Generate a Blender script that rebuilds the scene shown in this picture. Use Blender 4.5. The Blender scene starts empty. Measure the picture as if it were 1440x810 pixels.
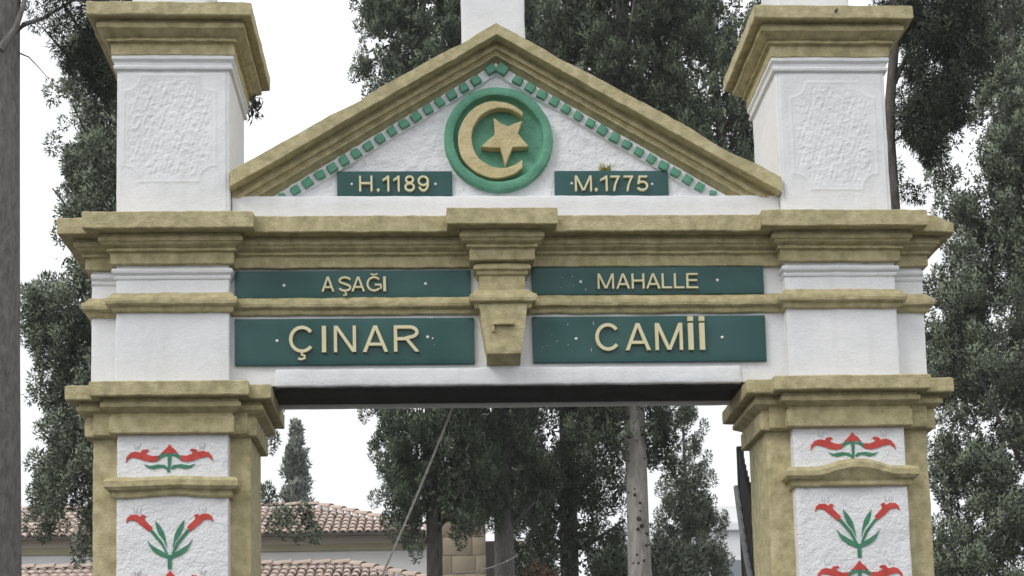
import bpy, bmesh, math, random
import numpy as np
from mathutils import Vector, Matrix

random.seed(7)
rng = np.random.default_rng(7)
C = bpy.context.scene.collection
SC = bpy.context.scene
R_ = math.radians

# ------------------------------------------------------------------ camera
CAM = np.array([-0.4108, -7.035, 0.0])
YAW, PITCH, ROLL, FPX, SHIFT = 0.0536, 0.1124, -0.024, 1988.5459, 462.9046
_r = np.array([math.cos(YAW), -math.sin(YAW), 0]); _f = np.array([math.sin(YAW), math.cos(YAW), 0]); _u = np.array([0, 0, 1.])
FW = _f * math.cos(PITCH) + _u * math.sin(PITCH)
_u2 = _u * math.cos(PITCH) - _f * math.sin(PITCH)
RT = _r * math.cos(ROLL) + _u2 * math.sin(ROLL)
UP = _u2 * math.cos(ROLL) - _r * math.sin(ROLL)
cam = bpy.data.cameras.new('camera'); cam_o = bpy.data.objects.new('camera', cam); C.objects.link(cam_o)
cam.sensor_fit = 'HORIZONTAL'; cam.sensor_width = 36; cam.lens = FPX / 1440 * 36; cam.shift_y = SHIFT / 1440
cam.clip_start = 0.1; cam.clip_end = 3000
M = Matrix.Identity(4)
for i in range(3):
    M[i][0], M[i][1], M[i][2], M[i][3] = RT[i], UP[i], -FW[i], CAM[i]
cam_o.matrix_world = M
SC.camera = cam_o

def at(u, v, Y):
    """where the sight line through a point of the photograph meets the upright plane at depth Y"""
    d = FW + RT * (u - 720) / FPX - UP * (v - 405 - SHIFT) / FPX
    t = (Y - CAM[1]) / d[1]
    return CAM + d * t

# ------------------------------------------------------------------ world, sun, exposure
GROUND = -1.6
w = bpy.data.worlds.new('World'); SC.world = w; w.use_nodes = True
nt = w.node_tree; bg = nt.nodes['Background']
sky = nt.nodes.new('ShaderNodeTexSky'); sky.sky_type = 'NISHITA'; sky.sun_disc = False
sky.sun_elevation = R_(52); sky.sun_rotation = R_(215); sky.dust_density = 4; sky.air_density = 1.2
hs = nt.nodes.new('ShaderNodeHueSaturation'); hs.inputs['Saturation'].default_value = 0.25
# overcast cloud deck: brighter towards the zenith, as overcast skies are
tcw = nt.nodes.new('ShaderNodeTexCoord'); sep = nt.nodes.new('ShaderNodeSeparateXYZ'); nt.links.new(tcw.outputs['Generated'], sep.inputs[0])
mz = nt.nodes.new('ShaderNodeMath'); mz.operation = 'MAXIMUM'; mz.inputs[1].default_value = 0; nt.links.new(sep.outputs['Z'], mz.inputs[0])
ma = nt.nodes.new('ShaderNodeMath'); ma.operation = 'MULTIPLY_ADD'; ma.inputs[1].default_value = 6; ma.inputs[2].default_value = 12.6; nt.links.new(mz.outputs[0], ma.inputs[0])
cb = nt.nodes.new('ShaderNodeMixRGB'); cb.blend_type = 'MULTIPLY'; cb.inputs[0].default_value = 1; cb.inputs[2].default_value = (.985, 1.0, 1.02, 1); nt.links.new(ma.outputs[0], cb.inputs[1])
mx = nt.nodes.new('ShaderNodeMixRGB'); mx.inputs[0].default_value = 0.85
nt.links.new(cb.outputs[0], mx.inputs[2])
nt.links.new(sky.outputs[0], hs.inputs['Color']); nt.links.new(hs.outputs[0], mx.inputs[1]); nt.links.new(mx.outputs[0], bg.inputs[0])
bg.inputs[1].default_value = 0.1
sun = bpy.data.lights.new('sun', 'SUN'); sun.energy = 1.5; sun.angle = R_(22); sun.color = (1, .97, .92)
sun_o = bpy.data.objects.new('sun', sun); C.objects.link(sun_o)
# light comes from upper left, in front of the gateway
sd = Vector((0.72, 0.50, -0.85)).normalized()
sun_o.rotation_euler = sd.to_track_quat('-Z', 'Y').to_euler()
sky.sun_rotation = math.atan2(-sd.x, -sd.y) ; sky.sun_elevation = math.asin(-sd.z)
SC.view_settings.view_transform = 'Standard'; SC.view_settings.look = 'None'
SC.view_settings.exposure = -0.16; SC.view_settings.gamma = 1.0

# ------------------------------------------------------------------ materials
def mat(name, c1, c2=None, scale=3.0, rough=.8, bump=0.0, bscale=40.0, spec=.3, detail=6.0, stains=None, c3=None, bump2=0.0, b2scale=10, grain=1.0):
    m = bpy.data.materials.new(name); m.use_nodes = True
    n = m.node_tree.nodes; l = m.node_tree.links; p = n['Principled BSDF']
    p.inputs['Roughness'].default_value = rough; p.inputs['Specular IOR Level'].default_value = spec
    tc = n.new('ShaderNodeTexCoord'); vec = tc.outputs['Object']
    if grain != 1.0:
        gm = n.new('ShaderNodeMapping'); gm.inputs['Scale'].default_value = (1, 1, grain); l.new(vec, gm.inputs[0]); vec = gm.outputs[0]
    col = None
    if c2 is None:
        p.inputs['Base Color'].default_value = (*c1, 1)
    else:
        no = n.new('ShaderNodeTexNoise'); no.inputs['Scale'].default_value = scale; no.inputs['Detail'].default_value = detail
        l.new(vec, no.inputs['Vector'])
        cr = n.new('ShaderNodeValToRGB'); e = cr.color_ramp.elements
        e[0].position = .32; e[1].position = .68; e[0].color = (*c1, 1); e[1].color = (*c2, 1)
        if c3: x = e.new(.5); x.color = (*c3, 1)
        l.new(no.outputs['Fac'], cr.inputs[0]); col = cr.outputs[0]
        if stains:
            sc_, sm, sa = stains
            mp = n.new('ShaderNodeMapping'); mp.inputs['Scale'].default_value = (9, 9, 1.3)
            l.new(tc.outputs['Object'], mp.inputs[0])
            n2 = n.new('ShaderNodeTexNoise'); n2.inputs['Scale'].default_value = sm; n2.inputs['Detail'].default_value = 8
            l.new(mp.outputs[0], n2.inputs['Vector'])
            c2r = n.new('ShaderNodeValToRGB'); c2r.color_ramp.elements[0].position = .52; c2r.color_ramp.elements[1].position = .78
            c2r.color_ramp.elements[1].color = (sa, sa, sa, 1)
            l.new(n2.outputs['Fac'], c2r.inputs[0])
            mixn = n.new('ShaderNodeMixRGB'); mixn.inputs[2].default_value = (*sc_, 1)
            l.new(c2r.outputs[0], mixn.inputs[0]); l.new(col, mixn.inputs[1]); col = mixn.outputs[0]
        l.new(col, p.inputs['Base Color'])
    if bump:
        nb = n.new('ShaderNodeTexNoise'); nb.inputs['Scale'].default_value = bscale; nb.inputs['Detail'].default_value = 5
        l.new(vec, nb.inputs['Vector'])
        b = n.new('ShaderNodeBump'); b.inputs['Strength'].default_value = bump; b.inputs['Distance'].default_value = .02
        l.new(nb.outputs['Fac'], b.inputs['Height'])
        last = b
        if bump2:
            nb2 = n.new('ShaderNodeTexNoise'); nb2.inputs['Scale'].default_value = b2scale; nb2.inputs['Detail'].default_value = 3
            l.new(vec, nb2.inputs['Vector'])
            b2 = n.new('ShaderNodeBump'); b2.inputs['Strength'].default_value = bump2; b2.inputs['Distance'].default_value = .05
            l.new(nb2.outputs['Fac'], b2.inputs['Height']); l.new(b.outputs[0], b2.inputs['Normal']); last = b2
        l.new(last.outputs[0], p.inputs['Normal'])
    return m

def foliage(name, dark, mid, light, scale=2.2):
    m = bpy.data.materials.new(name); m.use_nodes = True
    n = m.node_tree.nodes; l = m.node_tree.links; p = n['Principled BSDF']
    p.inputs['Roughness'].default_value = .75; p.inputs['Specular IOR Level'].default_value = .25
    g = n.new('ShaderNodeNewGeometry'); tc = n.new('ShaderNodeTexCoord')
    no = n.new('ShaderNodeTexNoise'); no.inputs['Scale'].default_value = scale; no.inputs['Detail'].default_value = 4
    l.new(tc.outputs['Object'], no.inputs['Vector'])
    ad = n.new('ShaderNodeMath'); ad.operation = 'MULTIPLY_ADD'; ad.inputs[1].default_value = .26; ad.inputs[2].default_value = -.13
    l.new(g.outputs['Random Per Island'], ad.inputs[0])
    a2 = n.new('ShaderNodeMath'); a2.operation = 'ADD'; l.new(ad.outputs[0], a2.inputs[0]); l.new(no.outputs['Fac'], a2.inputs[1])
    cr = n.new('ShaderNodeValToRGB'); e = cr.color_ramp.elements
    e[0].position = .25; e[1].position = .75; e[0].color = (*dark, 1); e[1].color = (*light, 1); x = e.new(.5); x.color = (*mid, 1)
    l.new(a2.outputs[0], cr.inputs[0]); l.new(cr.outputs[0], p.inputs['Base Color'])
    return m

MAT = {}
MAT['white'] = mat('white_paint', (.72, .73, .75), (.80, .80, .815), 2.5, .8, .16, 85, stains=((.58, .57, .55), 1.3, .35), bump2=.10, b2scale=14)
MAT['white_rough'] = mat('rough_white_paint', (.72, .73, .75), (.80, .80, .815), 4, .8, .34, 75, bump2=.22, b2scale=22)
MAT['olive'] = mat('olive_gold_paint', (.345, .305, .165), (.535, .475, .285), 20, .62, .34, 130, .3, detail=10, c3=(.44, .388, .215), stains=((.22, .19, .12), 1.6, .28), bump2=.16, b2scale=24)
MAT['gold'] = mat('gold_paint', (.46, .385, .20), (.60, .515, .29), 14, .6, .35, 70, .35)
MAT['green'] = mat('green_paint', (.08, .25, .165), (.13, .345, .235), 12, .65, .3, 60, .3)
MAT['red'] = mat('red_paint', (.46, .055, .045), (.60, .085, .07), 22, .75)
MAT['leafpaint'] = mat('leaf_green_paint', (.045, .18, .105), (.07, .25, .15), 22, .75)
MAT['thinpaint'] = mat('grey_line_paint', (.42, .43, .42), (.55, .55, .55), 22, .8)
MAT['plate'] = mat('green_enamel_plate', (.010, .066, .060), (.034, .105, .100), 2.6, .24, .015, 5, .32, detail=3)  # large paler blotches in the base colour stand in for mottled cloud reflections
MAT['letter'] = mat('cream_letter_paint', (.62, .57, .35), (.72, .665, .44), 9, .5)
MAT['screw'] = mat('white_screw_head', (.75, .75, .75), None, rough=.4)
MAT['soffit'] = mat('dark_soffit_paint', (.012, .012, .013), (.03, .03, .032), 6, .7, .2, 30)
MAT['iron'] = mat('dark_iron', (.02, .021, .023), (.05, .05, .052), 12, .5, .1, 50, .4)
MAT['iron_pale'] = mat('worn_grey_iron', (.10, .105, .11), (.17, .17, .175), 12, .5, .1, 50, .4)
MAT['bark_dark'] = mat('dark_bark', (.06, .055, .05), (.125, .115, .107), 24, .9, .7, 45, .1, bump2=.5, b2scale=16, grain=.3)
MAT['bark_grey'] = mat('grey_bark', (.13, .122, .118), (.215, .203, .197), 30, .9, .8, 60, .1, bump2=.4, b2scale=18, grain=.35)
MAT['bark_pale'] = mat('pale_bark', (.20, .188, .17), (.34, .325, .30), 18, .9, .7, 40, .1, grain=.3)
MAT['knot'] = mat('dark_knot', (.03, .027, .024), (.07, .062, .055), 14, .9, .5, 30, .1)
MAT['rope'] = mat('pale_rope', (.36, .35, .32), (.5, .49, .45), 30, .9)
MAT['tile'] = mat('clay_tile', (.42, .335, .285), (.64, .55, .485), 2.1, .85, .3, 30, .1, c3=(.53, .43, .37))
MAT['plaster'] = mat('cream_plaster', (.62, .58, .50), (.70, .66, .59), 1.2, .85, .1, 20, .1)
MAT['plaster_white'] = mat('white_plaster', (.72, .72, .72), (.8, .8, .8), 1.2, .85, .1, 20, .1)
MAT['band'] = mat('olive_wall_band', (.36, .34, .22), (.43, .41, .28), 1.2, .85)
MAT['gutter'] = mat('brown_gutter', (.06, .05, .045), (.1, .085, .075), 2, .6)
MAT['stone'] = mat('beige_ashlar', (.44, .37, .275), (.57, .50, .39), 1.3, .9, .4, 14, .1)
MAT['mortar'] = mat('mortar', (.42, .365, .285), (.50, .44, .35), 5, .95)
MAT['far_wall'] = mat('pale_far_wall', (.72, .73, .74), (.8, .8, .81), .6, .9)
MAT['glass'] = mat('window_glass', (.18, .2, .22), None, rough=.15, spec=.5)
MAT['ground'] = mat('paving_ground', (.05, .049, .047), (.085, .083, .08), .8, .9, .3, 8, .2)
MAT['dry'] = foliage('dry_brown_leaves', (.10, .06, .035), (.17, .11, .065), (.25, .17, .1))
MAT['plantgreen'] = foliage('young_plant_leaves', (.22, .27, .07), (.36, .38, .12), (.52, .5, .2), 20)
F_DARK = foliage('dark_cypress_foliage', (.050, .066, .041), (.092, .118, .074), (.162, .198, .13))
F_MID = foliage('cypress_foliage', (.068, .092, .056), (.122, .16, .100), (.212, .26, .168))
F_PALE = foliage('pale_cypress_foliage', (.105, .13, .088), (.19, .226, .158), (.30, .34, .25))
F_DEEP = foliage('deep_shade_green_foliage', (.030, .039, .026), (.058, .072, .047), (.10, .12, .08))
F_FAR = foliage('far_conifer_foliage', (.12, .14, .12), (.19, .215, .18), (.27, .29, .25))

# ------------------------------------------------------------------ object helpers
WORLD = {}
def _link(o, parent, loc=(0, 0, 0)):
    C.objects.link(o)
    p = Vector((0, 0, 0))
    if parent is not None:
        o.parent = parent; p = WORLD[parent.name]
    o.location = Vector(loc) - p
    WORLD[o.name] = Vector(loc)
    return o

def thing(name, label, cat, loc=(0, 0, 0), group=None):
    o = bpy.data.objects.new(name, None); o.empty_display_size = .2
    _link(o, None, loc); o['label'] = label; o['category'] = cat
    if group: o['group'] = group
    return o

def tag(o, label, cat, group=None):
    o['label'] = label; o['category'] = cat
    if group: o['group'] = group
    return o

def mesh_np(name, V, F, m, parent=None, smooth=True, loc=(0, 0, 0), angle=38):
    """V world coordinates relative to loc; F list of faces or an (n,k) array"""
    me = bpy.data.meshes.new(name)
    if isinstance(F, np.ndarray):
        n, k = F.shape
        me.vertices.add(len(V)); me.vertices.foreach_set('co', np.asarray(V, np.float32).ravel())
        me.loops.add(n * k); me.loops.foreach_set('vertex_index', F.astype(np.int32).ravel())
        me.polygons.add(n); me.polygons.foreach_set('loop_start', np.arange(0, n * k, k, dtype=np.int32))
        me.update(calc_edges=True)
    else:
        me.from_pydata([tuple(map(float, v)) for v in V], [], F); me.update()
    if smooth:
        me.polygons.foreach_set('use_smooth', [True] * len(me.polygons))
        me.set_sharp_from_angle(angle=R_(angle))
    if m is not None: me.materials.append(m)
    o = bpy.data.objects.new(name, me)
    return _link(o, parent, loc)

def clone(o, parent, loc, rot=None):
    c = bpy.data.objects.new(o.name.split('.')[0], o.data)
    _link(c, parent, loc)
    if rot is not None: c.rotation_euler = rot
    return c

# coherent roughness: a sum of sine waves, the same field everywhere
_K = rng.normal(size=(40, 3)); _K /= np.linalg.norm(_K, axis=1)[:, None]
_FR = np.concatenate([np.linspace(5, 16, 10), np.linspace(20, 60, 16), np.linspace(80, 190, 14)])
_AM = np.concatenate([np.full(10, .5), np.full(16, .5), np.full(14, .5)])
_PH = rng.uniform(0, 6.28, (40, 3))
def rough(V, amp=.003):
    V = np.asarray(V, float)
    D = np.zeros_like(V)
    for k in range(40):
        s = (V @ _K[k]) * _FR[k]
        for a in range(3):
            D[:, a] += _AM[k] * np.sin(s + _PH[k, a])
    return V + D * amp * .15

def nz(P, f, seed=0):
    """smooth scalar noise in about -1..1"""
    rg = np.random.default_rng(100 + seed); P = np.asarray(P, float); o = np.zeros(len(P))
    for k in range(14):
        d = rg.normal(size=P.shape[1]); d /= np.linalg.norm(d)
        o += np.sin(P @ d * f * rg.uniform(.6, 1.7) + rg.uniform(0, 6.28))
    return o / 4.0

def sub(a, b, step):
    n = max(1, int(math.ceil(abs(b - a) / step)))
    return [a + (b - a) * i / n for i in range(n)]

def axis_samples(a, b, r, step):
    return [a, a + .35 * r, a + r] + [t for t in sub(a + r, b - r, step)][1:] + [b - r, b - .35 * r, b]

def rbox_geo(x0, x1, y0, y1, z0, z1, step=.06, r=.008, amp=.003):
    lo = np.array([x0, y0, z0], float); hi = np.array([x1, y1, z1], float)
    r = min(r, .3 * (hi - lo).min())
    ax = [axis_samples(lo[i], hi[i], r, step) for i in range(3)]
    V = []; F = []; key = {}
    def vid(p):
        k = tuple(round(t, 6) for t in p)
        if k not in key: key[k] = len(V); V.append(p)
        return key[k]
    for d in range(3):
        a, b = [(1, 2), (2, 0), (0, 1)][d]
        for side in (0, 1):
            A, B = ax[a], ax[b]
            ids = []
            for s in A:
                row = []
                for t in B:
                    p = [0, 0, 0]; p[d] = (lo if side == 0 else hi)[d]; p[a] = s; p[b] = t
                    row.append(vid(p))
                ids.append(row)
            for i in range(len(A) - 1):
                for j in range(len(B) - 1):
                    q = [ids[i][j], ids[i + 1][j], ids[i + 1][j + 1], ids[i][j + 1]]
                    F.append(q if side else q[::-1])
    V = np.array(V)
    q = np.clip(V, lo + r, hi - r); dd = V - q; ln = np.linalg.norm(dd, axis=1)[:, None]
    V = q + dd * (r / np.maximum(ln, 1e-9))
    if amp: V = rough(V, amp)
    return V, F

def join_geo(gs):
    V = []; F = []; n = 0
    for v, f in gs:
        V.append(np.asarray(v, float)); F += [[i + n for i in q] for q in f]; n += len(v)
    return np.concatenate(V), F

def rbox(name, x0, x1, y0, y1, z0, z1, m, parent, step=.06, r=.008, amp=.003):
    V, F = rbox_geo(x0, x1, y0, y1, z0, z1, step, r, amp)
    return mesh_np(name, V, F, m, parent)

def sweep_geo(profile, path, step=.035, amp=.003, closed=True, hump=None):
    """profile: (out, z) from top to bottom; path: plan points, outward is right of the direction of travel"""
    P = [np.array(p, float) for p in path]; n = len(P); st = []
    # densify the profile
    pr = []
    for (o0, z0), (o1, z1) in zip(profile[:-1], profile[1:]):
        k = max(1, int(math.hypot(o1 - o0, z1 - z0) / .03))
        for i in range(k): pr.append((o0 + (o1 - o0) * i / k, z0 + (z1 - z0) * i / k))
    pr.append(profile[-1])
    def nrm(a, b):
        d = (b - a) / np.linalg.norm(b - a); return np.array([d[1], -d[0]])
    offs = []
    for i in range(n):
        if closed or 0 < i < n - 1:
            n1 = nrm(P[i - 1], P[i]); n2 = nrm(P[i], P[(i + 1) % n]); offs.append((n1 + n2) / (1 + n1 @ n2))
        else:
            offs.append(nrm(P[0], P[1]) if i == 0 else nrm(P[-2], P[-1]))
    rings = []
    cnt = n if closed else n - 1
    for i in range(cnt):
        j = (i + 1) % n
        L = np.linalg.norm(P[j] - P[i]); k = max(1, int(math.ceil(L / step)))
        for s in range(k):
            t = s / k; rings.append((P[i] + (P[j] - P[i]) * t, offs[i] + (offs[j] - offs[i]) * t))
    if not closed: rings.append((P[-1], offs[-1]))
    V = []; F = []; m = len(pr)
    for p, o in rings:
        for (a, z) in pr: V.append((p[0] + o[0] * a, p[1] + o[1] * a, z))
    N = len(rings)
    for i in range(N if closed else N - 1):
        j = (i + 1) % N
        for q in range(m - 1):
            F.append([i * m + q, i * m + q + 1, j * m + q + 1, j * m + q])
    V = np.array(V)
    if hump is not None: V = hump(V)
    if amp: V = rough(V, amp)
    return V, F

def sweep(name, profile, path, m, parent, **k):
    V, F = sweep_geo(profile, path, **k)
    return mesh_np(name, V, F, m, parent, angle=20)

def prism_geo(pts, y0, y1):
    """flat outline in x,z given as points, extruded from y1 (back) to y0 (front)"""
    pts = list(pts)
    a = sum(pts[i][0] * pts[(i + 1) % len(pts)][1] - pts[(i + 1) % len(pts)][0] * pts[i][1] for i in range(len(pts)))
    if a < 0: pts = pts[::-1]
    n = len(pts)
    V = [(x, y0, z) for x, z in pts] + [(x, y1, z) for x, z in pts]
    F = [list(range(n))]
    for i in range(n):
        j = (i + 1) % n
        F.append([i, i + n, j + n, j])
    return np.array(V, float), F

def tube_geo(pts, rad, seg=10, rnd=0.0, cap=True):
    pts = [np.array(p, float) for p in pts]; V = []; F = []
    rad = rad if hasattr(rad, '__len__') else [rad] * len(pts)
    up = np.array([.13, .21, 1.0])
    for i, p in enumerate(pts):
        d = pts[min(i + 1, len(pts) - 1)] - pts[max(i - 1, 0)]; d /= np.linalg.norm(d)
        u = np.cross(d, up if abs(d @ (up / np.linalg.norm(up))) < .9 else np.array([1., 0, 0])); u /= np.linalg.norm(u); v = np.cross(d, u)
        for s in range(seg):
            a = 2 * math.pi * s / seg; r = rad[i] * (1 + rnd * (random.random() - .5))
            V.append(p + (u * math.cos(a) + v * math.sin(a)) * r)
    for i in range(len(pts) - 1):
        for s in range(seg):
            t = (s + 1) % seg
            F.append([i * seg + s, i * seg + t, (i + 1) * seg + t, (i + 1) * seg + s])
    if cap:
        F.append(list(range(seg))[::-1]); F.append([(len(pts) - 1) * seg + s for s in range(seg)])
    return np.array(V), F

# ------------------------------------------------------------------ ground
g = mesh_np('ground', [(-700, -300, GROUND), (700, -300, GROUND), (700, 1200, GROUND), (-700, 1200, GROUND)], [[0, 1, 2, 3]], MAT['ground'], None, False)
g['kind'] = 'structure'

# ================================================================== THE GATEWAY
XC = -0.043
gate = thing('mosque_gateway', 'white and olive gold masonry gateway with pediment, crescent medallion and painted flower pillars', 'gateway', (0, .25, GROUND))
LB = (-2.006, -1.436); RB = (1.432, 2.014)           # pilaster faces, left and right, at y = 0
LS, RS = -2.147, 2.188                               # outer ends of the side strips
WY, SY, BY = .065, .08, .5                           # wall face, strip face, back

# --- piers below the capitals
flower_jobs = []
for side, (px0, px1), (s0, s1) in (('l', (-1.994, -1.442), (-2.130, -1.338)), ('r', (1.437, 2.018), (1.312, 2.163))):
    pier = rbox('pillar', s0, s1, .07, .48, GROUND, 1.765, MAT['olive'], gate, .05, .012, .0035)
    # white pilaster front with a slightly lumpy face
    fx = px1 - px0
    V, F = rbox_geo(px0, px1, 0.0, .10, GROUND, 1.75, .03, .006, .0015)
    V = np.array(V); fm = V[:, 1] < .01
    lump = nz(V[:, [0, 2]], 22, 3) * .0016 + nz(V[:, [0, 2]], 60, 4) * .0009
    low = V[:, 2] < 1.42
    V[:, 1] += np.where(fm & low, lump, lump * .3)
    # shallow sunk border line on the lower panel
    xi = np.abs(V[:, 0] - (px1 - .045 if side == 'l' else px0 + .055))
    V[:, 1] += np.where(fm & low & (xi < .012), .006, 0)
    pil = mesh_np('pilaster', V, F, MAT['white_rough'], pier)
    # capital
    path = [(s0, .48), (s0, .07), (px0, .07), (px0, 0), (px1, 0), (px1, .07), (s1, .07), (s1, .48)]
    prof = [(-.03, 1.996), (.105, 1.997), (.115, 1.990), (.115, 1.926), (.111, 1.920), (.058, 1.922), (.058, 1.900), (.070, 1.898), (.070, 1.876), (.064, 1.872), (.026, 1.852), (.024, 1.840), (.034, 1.836), (.034, 1.754), (.030, 1.749), (-.02, 1.748)]
    sweep('capital', prof, path, MAT['olive'], pier, step=.03, amp=.003)
    rbox('capital_core', s0 + .01, s1 - .01, .02, .47, 1.752, 1.993, MAT['olive'], pier, .2, .01, 0)
    # waist band across the pilaster
    if side == 'l':
        def hump(V, c=(px0 + px1) / 2):
            k = np.exp(-((V[:, 0] - c - .01) / .14) ** 2); t = (V[:, 2] - 1.42) / .11
            V[:, 2] += k * np.where(t > .5, .007, .012 * (V[:, 1] < .03)); return V
        zt, zb = 1.532, 1.425
    else:
        def hump(V, c=(px0 + px1) / 2):
            k = np.clip(1.15 - np.abs(V[:, 0] - c - .02) / .19, 0, 1); k = k * k * (3 - 2 * k); t = (V[:, 2] - 1.42) / .11
            V[:, 2] += k * np.where(t > .45, .036, 0); V[:, 1] -= k * .012 * (V[:, 1] < .0)
            return V
        zt, zb = 1.545, 1.437
    h = zt - zb
    bp = [(-.02, zt), (.012, zt - .002), (.040, zt - .012), (.052, zt - .028), (.052, zt - .055), (.040, zt - .07), (.022, zt - .076), (.018, zt - .082), (.018, zb + .008), (.012, zb), (-.02, zb)]
    sweep('waist_band', bp, [(px0 - .002, .085), (px0 - .002, 0), (px1 + .002, 0), (px1 + .002, .085)], MAT['olive'], pier, step=.025, amp=.0032, closed=False, hump=hump)
    flower_jobs.append((pier, side, px0, px1))

# --- painted flowers, traced in panel coordinates (unit: 1/3.857 photo pixel)
U1 = dict(
    petals=[[(300,195),(305,165),(325,142),(350,134),(380,140),(390,125),(415,122),(425,132),(408,138),(412,150),(440,160),(475,158),(470,188),(440,193),(400,185),(365,172),(330,165),(312,178)],
            [(533,95),(548,115),(565,128),(582,150),(560,143),(533,148),(506,143),(484,150),(507,128),(522,112)]],
    green=[[(523,146),(544,146),(540,215),(534,250),(520,248),(525,215)],
           [(468,160),(495,149),(523,150),(523,158),(500,164),(478,182),(466,186)],
           [(398,205),(425,214),(470,206),(510,210),(526,226),(518,233),(490,222),(445,232),(415,224)]],
    lines=[((345,95),(352,122)),((364,100),(360,120)),((380,90),(368,120))])
U2 = dict(
    petals=[[(305,522),(312,495),(330,480),(360,478),(382,490),(388,478),(410,486),(402,498),(405,510),(445,550),(430,575),(410,560),(380,535),(355,512),(325,508)]],
    green=[[(460,512),(485,540),(505,575),(515,610),(522,660),(505,622),(480,590),(465,550)],
           [(430,570),(444,560),(500,630),(526,690),(530,706),(515,690),(490,644)],
           [(418,620),(440,645),(480,670),(515,690),(534,705),(526,720),(480,702),(445,675)],
           [(527,700),(549,700),(547,775),(527,775)]],
    lines=[((345,440),(350,472)),((362,445),(360,470)),((385,440),(376,474))])
def motif(pier, d, axis, ztop, vtop, xc, k, only_single=0):
    def mp(p, flip): return (xc + (axis - p[0] if flip else p[0] - axis) * k, ztop - (p[1] - vtop) * k)
    def both(polys):
        out = []; q = 0
        for pl in polys:
            c = sum(p[0] for p in pl) / len(pl)
            out.append((pl, False))
            if abs(c - axis) > 14: out.append((pl, True))
        return out
    for key, name, m in (('green', 'painted_leaf', 'leafpaint'), ('petals', 'painted_petal', 'red')):
        for q, (pl, fl) in enumerate(both(d[key])):
            # fine wobble of the brush edge
            pts = []
            for a, b in zip(pl, pl[1:] + pl[:1]):
                pts.append(a); pts.append(((a[0] + b[0]) / 2 + random.uniform(-1.2, 1.2), (a[1] + b[1]) / 2 + random.uniform(-1.2, 1.2)))
            y = -.0038 - .0002 * q - (.0008 if key == 'petals' else 0)
            V, F = prism_geo([mp(p, fl) for p in pts], y, .004); o = mesh_np(name, V, F, MAT[m], pier, False)
            bm = bmesh.new(); bm.from_mesh(o.data); bmesh.ops.triangulate(bm, faces=[f for f in bm.faces if len(f.verts) > 4]); bm.to_mesh(o.data); bm.free()
    gs = []
    for a, b in d['lines']:
        for fl in (False, True):
            (xa, za), (xb, zb) = mp(a, fl), mp(b, fl)
            gs.append(prism_geo([(xa - .0008, za), (xa + .0008, za), (xb + .0011, zb), (xb - .0011, zb)], -.0036, .004))
    V, F = join_geo(gs); o = mesh_np('painted_stamens', V, F, MAT['thinpaint'], pier, False); o['kind'] = 'stuff'

for pier, side, px0, px1 in flower_jobs:
    k = 1 / 3.857 / 279.0 if side == 'l' else 1 / 3.857 / 272.0
    if side == 'l':
        a = at(238.5, 624.6, 0); b = at(239.0, 802.0, 0); c2 = at(239, 722.5, 0)
    else:
        a = at(1198.2, 607.5, 0); b = at(1208, 788, 0); c2 = at(1205, 707, 0)
    motif(pier, U1, 533, a[2], 95, a[0], k)
    motif(pier, U2, 537, c2[2], 476, c2[0], k)
    motif(pier, U1, 533, b[2], 95, b[0], k)
    motif(pier, U2, 537, b[2] - (a[2] - c2[2]) - .02, 476, b[0], k)

# --- entablature: wall, blocks, strips
wall = rbox('entablature_wall', -1.45, 1.45, WY, .40, 2.012, 2.84, MAT['white'], gate, .05, .006, .0018)
rbox('lintel_beam', -1.212, 1.195, WY - .012, .402, 2.006, 2.100, MAT['white'], wall, .03, .012, .0028)
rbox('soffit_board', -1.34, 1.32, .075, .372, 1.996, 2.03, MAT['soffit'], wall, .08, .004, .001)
rbox('soffit_lip', -1.34, 1.32, .375, .405, 1.978, 2.05, MAT['white'], wall, .05, .006, .002)
for (b0, b1), (s0, s1) in ((LB, (LS, -1.5)), (RB, (1.5, RS))):
    blk = rbox('pillar_block', b0, b1, 0, .49, 1.985, 2.84, MAT['white'], gate, .035, .007, .0024)
    rbox('side_strip', s0, s1, SY, BY, 1.985, 2.84, MAT['white'], blk, .05, .007, .002)
    sweep('white_moulding', [(-.01, 2.612), (.014, 2.608), (.020, 2.598), (.018, 2.586), (.006, 2.574), (.008, 2.566), (.005, 2.556), (-.01, 2.554)],
          [(s0 if s0 < 0 else b0, SY if s0 < 0 else .1)] + ([(b0, SY)] if s0 < 0 else []) + [(b0, 0), (b1, 0)] + ([(b1, SY), (s1, SY)] if s0 > 0 else [(b1, .1)]),
          MAT['white'], blk, step=.03, amp=.0016, closed=False)

BK = (XC - .141, XC + .141)                          # bracket face
path = [(LS, BY), (LS, SY), (LB[0], SY), (LB[0], 0), (LB[1], 0), (LB[1], WY), (BK[0], WY), (BK[0], -.035), (BK[1], -.035), (BK[1], WY),
        (RB[0], WY), (RB[0], 0), (RB[1], 0), (RB[1], SY), (RS, SY), (RS, BY)]
cprof = [(-.04, 2.862), (.134, 2.862), (.140, 2.857), (.140, 2.779), (.136, 2.774), (.066, 2.776), (.066, 2.756), (.076, 2.754), (.076, 2.734), (.068, 2.732), (.060, 2.720), (.044, 2.712), (.036, 2.708),
         (.036, 2.701), (.042, 2.700), (.042, 2.692), (.030, 2.690), (.024, 2.684), (.026, 2.682), (.026, 2.632), (.022, 2.628), (-.02, 2.627)]
def worn_end(V):
    k = np.clip((V[:, 0] - 2.20) / .12, 0, 1); V[:, 2] -= k * k * .030 * (V[:, 2] > 2.81); V[:, 1] += k * .022 * (V[:, 1] < .1) * (V[:, 2] > 2.76)
    return V
sweep('cornice', cprof, path, MAT['olive'], gate, step=.022, amp=.0033, hump=worn_end)
rbox('cornice_core', LS + .02, RS - .02, .10, .48, 2.63, 2.858, MAT['olive'], gate, .3, .01, 0)
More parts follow.
